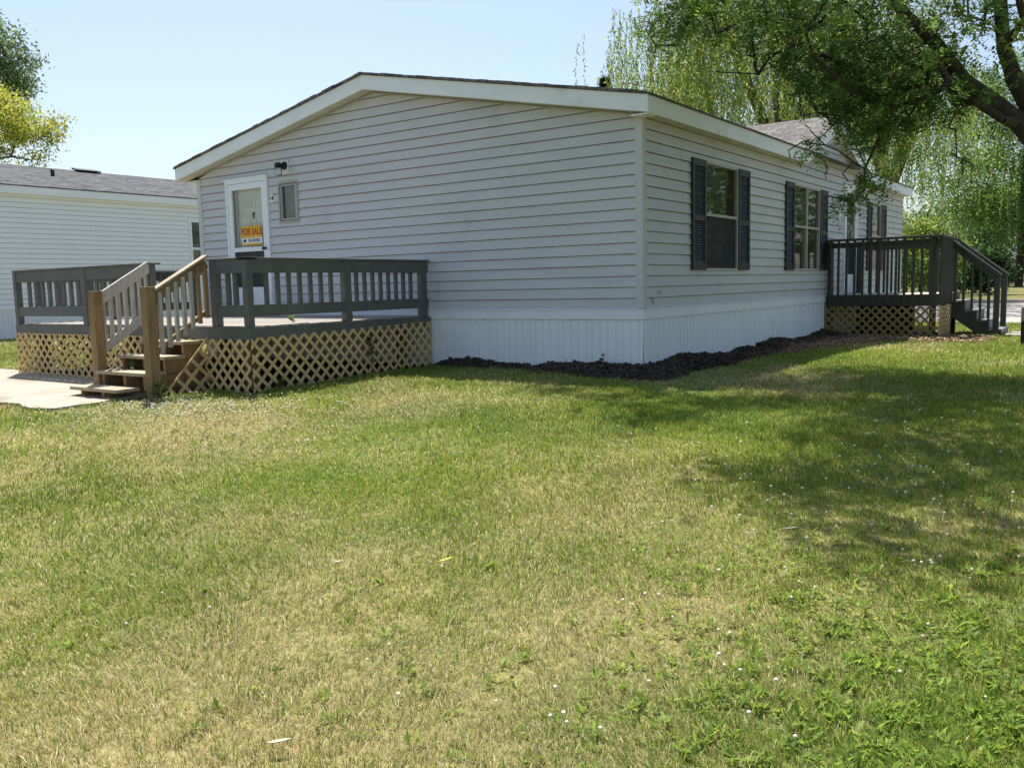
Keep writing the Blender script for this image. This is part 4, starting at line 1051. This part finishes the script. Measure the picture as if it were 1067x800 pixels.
P = ray(1015, 300, 120); broadleaf('hazy far tree left of the round green tree', (P[0], P[1], gz(P[0], P[1])), 17, 9, 44, [MG, DG], [.5, .5], per=80, n=150, L=.5, W=.3, crad=.9, cz=.5, cr=.5)
P = ray(1120, 300, 70); broadleaf('green tree just outside the right edge', (P[0], P[1], gz(P[0], P[1])), 13, 6, 45, [MG, DG], [.5, .5], per=70, n=130, L=.3, W=.2, crad=.6, cz=.55, cr=.45)
# left, behind the neighbour's roof
P = ray(8, 305, 42); broadleaf('golden green locust tree above the white neighbour roof', (P[0], P[1], -.8), 11.6, 2.8, 51, [(.30, .34, .05), (.40, .39, .05), (.18, .26, .05)], [.4, .3, .3], per=150, n=170, L=.18, W=.09, cz=.76, cr=.19, name='locust_tree', crad=.30)
P = ray(-25, 305, 54); broadleaf('tall dark green tree rising behind the golden tree at the left', (P[0], P[1], -.8), 18.2, 4.3, 52, [(.10, .16, .07), (.14, .21, .08)], [.6, .4], per=150, n=190, L=.22, W=.15, cz=.82, cr=.165, crad=.40)
# small conifer tip over the right end of the front eave
P = ray(633, 300, 45)
rt_ = empty('conifer_tree', (P[0], P[1], -.7), 'dark narrow conifer tip just above the eave left of the willow', 'tree', 'background trees')
b = MB(); b.lathe((P[0], P[1], -.8), [(.18, 0), (.10, 6), (.015, 10.5)], (0, 0, 1), 8); b.build('trunk', M['bark'], rt_)
rg = np.random.default_rng(3); n = 9000; t = rg.uniform(.1, 1, n) ** .7; rr_ = (1.03 - t) * 2.0 * rg.uniform(.3, 1, n); an = rg.uniform(0, 6.283, n)
p = np.stack([P[0] + rr_ * np.cos(an), P[1] + rr_ * np.sin(an), -.8 + 11.25 * t - rr_ * .25], 1)
D = unit(np.stack([np.cos(an), np.sin(an), -.3 + 0 * an], 1) + rg.normal(0, .3, (n, 3))); leaf_object('crown', leaf_quads(p, D, unit(rg.normal(0, 1, (n, 3))), .30, .07), tinted(n, [(.015, .035, .016), (.025, .05, .02)], [.6, .4], rg), rt_)
# bushes
def bush(label, c, r, h, seed, cols, n=5200, L=.10, W=.06, name='shrub', cat='shrub'):
    rg = np.random.default_rng(seed); z = gz(c[0], c[1]); root = empty(name, (c[0], c[1], z), label, cat)
    att = ellip(60, (c[0], c[1], z + h * .55), (r, r, h * .45), rg, .3)
    nodes, par, rad, tips = grow([([np.array((c[0], c[1], z - .1)), np.array((c[0], c[1], z + h * .2))], None, [.04, .03])], att, .3, .05, seed, .005)
    b = MB(); tubes(b, nodes, par, rad); b.build('stems', M['bark'], root)
    V, T = clump_leaves(n // 60, r * .16, L, W, cols, [1 / len(cols)] * len(cols))(nodes, par, tips, rg); leaf_object('foliage', V, T, root)
P = ray(1030, 300, 40); bush('dark round shrub seen through the stair balusters', P, 1.1, 2.2, 61, [DG, (.02, .045, .015)], L=.16, W=.10)
P = ray(958, 300, 34); bush('yellow green bush behind the small deck railing', P, 1.5, 2.9, 62, [YG, (.10, .15, .03)], L=.15, W=.07, n=8000)
P = ray(938, 300, 37); bush('green bush at the far corner of the gray home', P, 1.6, 3.3, 63, [MG, YG], L=.16, W=.07, n=8000)
P = ray(1004, 300, 46); bush('low hedge bush left of the dark shrub', P, 1.5, 1.7, 64, [MG, DG], L=.16, W=.10)
# trees on the lot to the right, out of frame: they are what the window glass mirrors
for k, (x, y, h, r) in enumerate(((12, 33, 12, 4.5), (18, 39, 14, 5.5), (9.5, 44, 13, 4.5), (23, 47, 15, 6), (15, 27, 10, 3.2))):
    broadleaf(('green tree on the lot beyond the right edge', 'tall tree on the lot beyond the right edge', 'small tree on the lot beyond the right edge', 'wide tree on the lot beyond the right edge', 'far tree on the lot beyond the right edge')[k], (x, y, gz(x, y)), h, r, 70 + k, [DG, MG], [.5, .5], per=50, n=110, L=.34, W=.24, crad=.6, cz=.55, cr=.45)

# ------------------------------------------------------------------ mulch bed along the skirting
def mulch_mask(x, y):
    """1 inside the bed, falling to 0 over its ragged rim"""
    n = (fbm(x * 1.5 + 3, y * 1.5, 3) - .5)
    front = np.where(y < .05, np.interp(x, [-3.4, -3.1, -2.4, -1.6, -.9, -.2, .4, .9], [.0, .13, .20, .27, .46, .62, .62, .60]) + y + n * .25, 9)      # depth in front of the gable
    side = np.interp(y, [-1, -.3, .6, 2, 3.5, 5, 6.2, 7.2], [.56, .56, .48, .52, .70, .95, 1.2, 1.2]) - x + n * .30
    deck = np.where(y > 5.6, np.minimum(y - 6.15 + n * .3, 2.75 - x + n * .3), -1)
    a = np.where(x <= 0, front, np.where(y < 0, np.minimum(.66 + y + n * .3, .62 - x + n * .3) , np.where(x < .01, 1, side)))
    a = np.maximum(a, deck)
    return sstep(0, .16, a) * (x > -3.25) * (y < 7.9)
gx = np.arange(-3.3, 2.95, .025); gy = np.arange(-1.15, 7.9, .025)
X, Y = np.meshgrid(gx, gy, indexing='ij')
mk = mulch_mask(X, Y); inside = (X < -.01) & (Y > .01) | (X < 1.8) & (Y > 7.16)
dw = np.where(Y < 0, np.hypot(np.maximum(X, 0), -Y), X); pile = sstep(.85, .0, dw)
hgt = mk * (.012 + .095 * pile * (.1 + 1.7 * fbm(X * 2.1 + 9, Y * 2.1, 3) ** 1.5) + .065 * (fbm(X * 9, Y * 9, 3) - .35) + .03 * (vnoise(X * 26, Y * 26) - .4))
Z = ground(X, Y) - .03 + np.where(mk > .02, .03 + hgt, 0)
dry = sstep(1.6, 3.6, Y) * sstep(.25, .8, X + .35 * (fbm(X * 2, Y * 2) - .5))  # sunlit part of the bed beyond the house shade, painted paler
tint = np.array((.046, .037, .029)) * (1 - dry[..., None]) + np.array((.17, .12, .075)) * dry[..., None]
nx, ny = len(gx), len(gy)
I = (np.arange(nx - 1)[:, None] * ny + np.arange(ny - 1)[None, :])
Fq = np.stack([I, I + ny, I + ny + 1, I + 1], -1).reshape(-1, 4)
mkf = mk.ravel()[Fq].max(1) > .02; inf = inside.ravel()[Fq].all(1)
Fq = Fq[mkf & ~inf]
used = np.unique(Fq); remap = np.full(nx * ny, -1); remap[used] = np.arange(len(used))
V = np.stack([X, Y, Z], -1).reshape(-1, 3)[used]
mu = raw_mesh('mulch_bed', V, remap[Fq].ravel(), np.full(len(Fq), 4), M['mulch'], tint.reshape(-1, 3)[used]); tag(mu, kind='structure')
# loose bark chips
rg = np.random.default_rng(5)
cx = rg.uniform(-3.2, 2.8, 60000); cy = rg.uniform(-1.1, 7.2, 60000); mm = mulch_mask(cx, cy)
ok = (rg.random(60000) < mm) & ~((cx < .02) & (cy > -.02)) & ~((cx < 1.85) & (cy > 7.08)); cx, cy, mm = cx[ok], cy[ok], mm[ok]
ix = np.clip(((cx + 3.3) / .025).astype(int), 0, nx - 1); iy = np.clip(((cy + 1.15) / .025).astype(int), 0, ny - 1)
cz = Z[ix, iy]; n = len(cx)
D = unit(rg.normal(0, 1, (n, 3)) * np.array((1, 1, .45))); N = unit(rg.normal(0, .6, (n, 3)) + (0, 0, 1)); Sd = unit(np.cross(D, N)); N = np.cross(Sd, D)
Lc = rg.uniform(.012, .04, n)[:, None]; Wc = rg.uniform(.006, .016, n)[:, None]; Hc = rg.uniform(.004, .011, n)[:, None]
P0 = np.stack([cx, cy, cz + .006], 1)
ring = [(-1, -1, -1), (1, -1, -1), (1, 1, -1), (-1, 1, -1), (-1, -1, 1), (1, -1, 1), (1, 1, 1), (-1, 1, 1)]
V = np.stack([P0 + D * Lc * a * rg.uniform(.7, 1.1, (n, 1)) + Sd * Wc * b_ * rg.uniform(.6, 1.2, (n, 1)) + N * Hc * c for a, b_, c in ring], 1).reshape(-1, 3)
fq = np.array(((3, 2, 1, 0), (4, 5, 6, 7), (0, 1, 5, 4), (1, 2, 6, 5), (2, 3, 7, 6), (3, 0, 4, 7)))
Fa = (np.arange(n)[:, None, None] * 8 + fq[None]).reshape(-1)
dr = dry[ix, iy][:, None]; tt = (np.array((.058, .047, .037)) * (1 - dr) + np.array((.22, .16, .10)) * dr) * rg.uniform(.5, 1.9, (n, 1))  # chips take the same painted sunlight as the bed
ch = raw_mesh('mulch_chips', V, Fa, np.full(n * 6, 4), M['mulch'], np.repeat(tt, 8, axis=0)); tag(ch, 'loose dark bark chips lying over the mulch bed by the white skirting', 'mulch', kind='stuff')

# ------------------------------------------------------------------ lawn grass
def blocked(x, y):
    m = (x > HX0 - .02) & (x < .02) & (y > -.02) & (y < HY1 + .02)
    m |= (x > DX0 - .03) & (x < DX1 + .03) & (y > DYF - .03) & (y < 0)
    m |= (x < -4.22 + .16 * (vnoise(y * 4.1, x * .2) - .5)) & (y > -4.62 + .45 * (fbm(x * 2.2, y * 0 + 3, 4) - .5)) & (y < -2.86)
    m |= (x > -4.9) & (x < -3.85) & (y > -4.05) & (y < -2.9)
    m |= (x > 0) & (x < RDX + .05) & (y > RY0 - .02) & (y < RY1)
    m |= (y > 15) & (y < 22.85)
    m |= (x > 2.75) & (x < 4.6) & (y > 8.2) & (y < 9.4)
    return m
def straw_amount(x, y):
    """real worn and dry patches of the lawn"""
    b = fbm(x / 1.9 + 4.2, y / 1.9 + 1.3, 4); f = fbm(x * 1.6 + 2, y * 1.6, 3)
    d = np.hypot(x - 1.9, y + 6.4)
    s = .33 + 2.6 * (b - .5) + 1.1 * (f - .5) + .22 * np.exp(-(d / 2.2) ** 2)
    s = s - .16 * sstep(2.6, 4.4, x) * sstep(-6.6, -5, y) - .20 * sstep(-3.5, -1.5, y) * sstep(.5, 2, x)
    return np.clip(s, .03, .97)
view = math.atan2(fw[0], fw[1])
def scatter(n, r0_, r1_, half, pw, rg):
    """polar scatter round the camera with areal density ~ r^-pw"""
    u = rg.random(n); e = 2 - pw
    r = (r0_ ** e + u * (r1_ ** e - r0_ ** e)) ** (1 / e)
    a = view + rg.uniform(-half, half, n)
    return CAM[0] + r * np.sin(a), CAM[1] + r * np.cos(a), r
rg = np.random.default_rng(77)
NB = 2500000
x, y, r = scatter(NB, 1.4, 34, R(66), 1.55, rg)
mm = mulch_mask(x, y); keep = ~blocked(x, y) & (rg.random(NB) > mm * 1.05)
thin = fbm(x * 2.3, y * 2.3, 3); keep &= rg.random(NB) < .60 + 1.0 * (thin - .2); tuft = fbm(x * 8.3, y * 8.3, 2); keep &= rg.random(NB) < .45 + 1.25 * tuft
x, y, r = x[keep], y[keep], r[keep]; n = len(x)
z = ground(x, y)
st = straw_amount(x, y); isst = rg.random(n) < st * .78
lod = (r / 3.0) ** .72
tall = .75 + .7 * fbm(x * 1.1 + 30, y * 1.1, 3); tall *= (.55 + .95 * fbm(x * 8.3, y * 8.3, 2)) * (1 + .45 * (rg.random(n) < .06))
Lb = rg.uniform(.016, .038, n) * tall * np.where(isst, .95, 1.1) * (1 + .25 * np.clip(lod - 1, 0, 2) * .5)
Wb = rg.uniform(.0016, .0034, n) * lod * np.where(isst, .8, 1.1)
az = rg.uniform(0, 2 * math.pi, n); wind = vnoise(x * .9, y * .9) * 6.28
az = np.where(rg.random(n) < .45, wind + rg.normal(0, .6, n), az)
lean = np.where(isst, rg.uniform(.4, 1.3, n), rg.uniform(.2, 1.15, n)); flat = isst & (rg.random(n) < .25); lean = np.where(flat, rg.uniform(1.2, 1.7, n), lean)
dirh = np.stack([np.cos(az), np.sin(az), np.zeros(n)], 1); upv = np.array((0, 0, 1.0))
sd = np.stack([-np.sin(az), np.cos(az), np.zeros(n)], 1)
tw = rg.normal(0, .9, n)[:, None]; sd = unit(sd * np.cos(tw) + dirh * np.sin(tw))
P = np.stack([x, y, z - .004 + np.where(flat, rg.uniform(.004, .026, n), 0)], 1)
m1 = P + (dirh * np.sin(lean * .6)[:, None] + upv * np.cos(lean * .6)[:, None]) * (Lb * .55)[:, None]
m2 = m1 + (dirh * np.sin(lean * 1.1)[:, None] + upv * np.cos(np.minimum(lean * 1.1, 1.5))[:, None]) * (Lb * .45)[:, None]
hw = (Wb / 2)[:, None]
V = np.stack([P - sd * hw, P + sd * hw, m1 + sd * hw * .85, m1 - sd * hw * .85, m2], 1).reshape(-1, 3)
b0 = (np.arange(n) * 5)[:, None]
Fa = np.concatenate([b0 + np.array((0, 1, 2, 3)), b0 + np.array((3, 2, 4))], 1).reshape(-1)
g1 = tinted(n, [(.125, .205, .030), (.205, .285, .042), (.310, .350, .065)], [.4, .4, .2], rg, .2)
g2 = tinted(n, [(.58, .49, .26), (.44, .38, .17), (.70, .62, .40), (.34, .29, .12)], [.35, .3, .15, .2], rg, .18)
T = np.where(isst[:, None], g2, g1)
big = (.85 + .3 * fbm(x * .7 + 8, y * .7, 3))[:, None]
gr = raw_mesh('grass', V, Fa, np.tile(np.array((4, 3)), n), M['grass'], np.repeat(np.clip(T * big, .003, .9), 5, axis=0))
tag(gr, 'mown lawn of mixed green and straw coloured grass', 'grass', kind='stuff')

# broad-leaved weeds and clover leaves
def patch_points(spots, rg):
    xs, ys = [], []
    for (px_, py_, sx_, sy_, n) in spots:             # spread given on the lawn in metres around a lawn point
        xs.append(rg.normal(px_, sx_, n)); ys.append(rg.normal(py_, sy_, n))
    return np.concatenate(xs), np.concatenate(ys)
rg = np.random.default_rng(15)
spots = []
for (a, c, s1, s2, k) in ((900, 640, .5, .3, 60), (1000, 720, .35, .25, 60), (860, 740, .35, .2, 45), (950, 690, .4, .3, 40), (760, 690, .35, .25, 24), (720, 780, .3, .15, 25), (560, 680, .4, .25, 14), (380, 770, .3, .15, 22), (420, 790, .3, .1, 12), (60, 690, .2, .2, 8),
                         (350, 610, .25, .15, 10), (850, 620, .5, .2, 40), (1000, 590, .5, .3, 50), (220, 470, .5, .25, 30), (310, 460, .4, .2, 22), (700, 600, .5, .3, 22), (440, 740, .3, .2, 12), (180, 620, .4, .2, 10), (840, 660, .4, .2, 20), (600, 770, .5, .2, 14), (1050, 770, .2, .2, 40), (930, 780, .3, .1, 30)):
    if a > 640: k = int(k * 2.4)
    q = lawn_at(a, c); spots.append((q[0], q[1], s1, s2, k))
wx, wy = patch_points(spots, rg); ok = ~blocked(wx, wy); wx, wy = wx[ok], wy[ok]; nw_ = len(wx)
per = 7; cx = np.repeat(wx, per); cy = np.repeat(wy, per); n = len(cx); az = rg.uniform(0, 6.283, n); el = rg.uniform(.1, 1.0, n)
D = np.stack([np.cos(az) * np.cos(el), np.sin(az) * np.cos(el), np.sin(el)], 1); N = unit(np.stack([-np.cos(az) * np.sin(el), -np.sin(az) * np.sin(el), np.cos(el)], 1) + rg.normal(0, .2, (n, 3)))
sc = np.repeat(rg.uniform(.5, 1.5, nw_), per)
cx = cx + rg.normal(0, .014, n); cy = cy + rg.normal(0, .014, n)
P = np.stack([cx, cy, ground(cx, cy) + .008], 1)
V = leaf_quads(P, D, N, rg.uniform(.016, .042, n) * sc, rg.uniform(.005, .013, n) * sc, .2)
o = raw_mesh('weeds', V, np.arange(len(V)), np.full(n, 4), M['grass'], np.repeat(tinted(n, [(.17, .27, .03), (.27, .36, .05), (.11, .20, .03)], [.5, .3, .2], rg, .15), 4, axis=0))
tag(o, 'bright green broad leaved weeds growing in the lawn', 'weeds', kind='stuff')
# white clover heads on thin stalks
spots = []
for (a, c, s1, s2, k) in ((165, 428, .75, .30, 230), (235, 427, .7, .28, 170), (320, 425, 1.0, .35, 70), (60, 440, .6, .3, 25), (920, 470, 1.0, .5, 34), (880, 490, .8, .4, 30), (1000, 520, .8, .5, 30), (980, 575, .6, .3, 26), (800, 505, .5, .3, 14), (1040, 440, .6, .5, 14), (700, 690, .8, .5, 10), (350, 720, .9, .4, 10), (930, 640, .6, .4, 16), (520, 470, 2.5, 1.0, 24), (880, 720, .7, .3, 12), (860, 540, .8, .3, 16)):
    q = lawn_at(a, c); spots.append((q[0], q[1], s1, s2, k))
wx, wy = patch_points(spots, rg); ok = ~blocked(wx, wy) & (mulch_mask(wx, wy) < .1); wx, wy = wx[ok], wy[ok]
b = MB()
for a, c in zip(wx, wy):
    h = rg.uniform(.028, .05); s = rg.uniform(.0050, .0080) * (1 if math.hypot(a - CAM[0], c - CAM[1]) < 6.5 else 1.45); zz = gz(a, c); q = np.array((a, c, zz)); tp = q + (rg.normal(0, .012), rg.normal(0, .012), h)
    b.bar(q, tp, .0016, .0016, upv=(1, .3, 0)); b.lathe(tp + (0, 0, -s * .6), [(s * .35, 0), (s, s * .45), (s * .92, s * 1.0), (s * .45, s * 1.45)], (0, 0, 1), 7)
o = b.build('clover_flowers', M['flower']); tag(o, 'small white clover heads dotted through the lawn', 'flowers', kind='stuff')

# ------------------------------------------------------------------ small things
def sprout(name, label, cat, x, y, h, nl, seed, L=.08, W=.04, col=(.07, .14, .03), z=None):
    rg = np.random.default_rng(seed); z = gz(x, y) if z is None else z; root = empty(name, (x, y, z), label, cat); b = MB(); p = np.array((x, y, z - .05)); pts = [p]
    for k in range(4): p = p + np.array((rg.normal(0, .012), rg.normal(0, .012), (h + .05) / 4)); pts.append(p)
    for a, c in zip(pts[:-1], pts[1:]): b.bar(a, c, .006, .006, upv=(1, .2, 0))
    b.build('stem', M['treated'], root)
    t = rg.uniform(.3, 1, nl); P = np.array(pts[0]) + (np.array(pts[-1]) - pts[0]) * t[:, None]; az = rg.uniform(0, 6.28, nl)
    D = unit(np.stack([np.cos(az), np.sin(az), rg.uniform(.1, .9, nl)], 1)); N = unit(rg.normal(0, .4, (nl, 3)) + (0, 0, 1))
    leaf_object('leaves', leaf_quads(P, D, N, L * rg.uniform(.7, 1.2, nl), W), tinted(nl, [col], [1], rg), root)
sprout('seedling', 'young green shoot standing in the dark mulch before the white skirting', 'plant', -.42, -.22, .26, 4, 1, .10, .055)
sprout('seedling', 'thin dark shoot in the mulch left of the green shoot', 'plant', -.95, -.16, .17, 3, 2, .05, .02, (.05, .06, .03))
sprout('seedling', 'dry weed in the mulch along the side skirting', 'plant', .12, 4.1, .22, 6, 3, .06, .02, (.12, .10, .05))
sprout('vine', 'leafy green vine growing up the tan lattice near the gable wall', 'plant', DX1 + .10, -1.25, .45, 16, 4, .09, .06, (.05, .10, .025))
sprout('weed_clump', 'green weeds sprouting at the foot of the right newel post', 'weeds', -3.75, -3.75, .16, 18, 5, .12, .04)
sprout('weed_clump', 'green weeds growing under the lowest stair tread', 'weeds', -4.55, -3.62, .30, 16, 6, .12, .06)
sprout('weed_clump', 'bright green sprig poking up between the deck floor boards', 'weeds', DX1 - .35, -2.1, .10, 16, 7, .06, .04, (.13, .22, .03), z=ZD)
sprout('weed_clump', 'green weeds against the lattice right of the deck corner', 'weeds', DX1 + .12, -2.7, .14, 16, 8, .10, .04)
for nm, lab, cat, (pxx, pyy), ln, wd, mt, an in (('fallen_leaf', 'narrow yellow leaf lying on the dry lawn', 'leaf', (465, 593), .085, .014, 'yleaf', .5), ('wood_chip', 'pale scrap of wood on the lawn left of the yellow leaf', 'wood scrap', (353, 595), .035, .018, 'pulp', .2), ('wood_chip', 'pale strip of wood at the bottom of the lawn', 'wood scrap', (292, 787), .075, .016, 'pulp', .1), ('wood_chip', 'small pale scrap at the edge of the tree shade', 'wood scrap', (823, 560), .09, .018, 'pulp', .0)):
    q = lawn_at(pxx, pyy); c = np.array((q[0], q[1], gz(*q) + .045)); yaw = YAW * -1 + an; d = np.array((math.cos(yaw), math.sin(yaw), .12)); s_ = np.array((-math.sin(yaw), math.cos(yaw), .0))
    b = MB(); pts = [c - d * ln / 2, c - d * ln * .2 + s_ * wd / 2, c + d * ln * .2 + s_ * wd * .5, c + d * ln / 2, c + d * ln * .2 - s_ * wd / 2, c - d * ln * .2 - s_ * wd / 2]
    b.prism(pts, (0, 0, .003)); o = b.build(nm, M[mt]); tag(o, lab, cat)
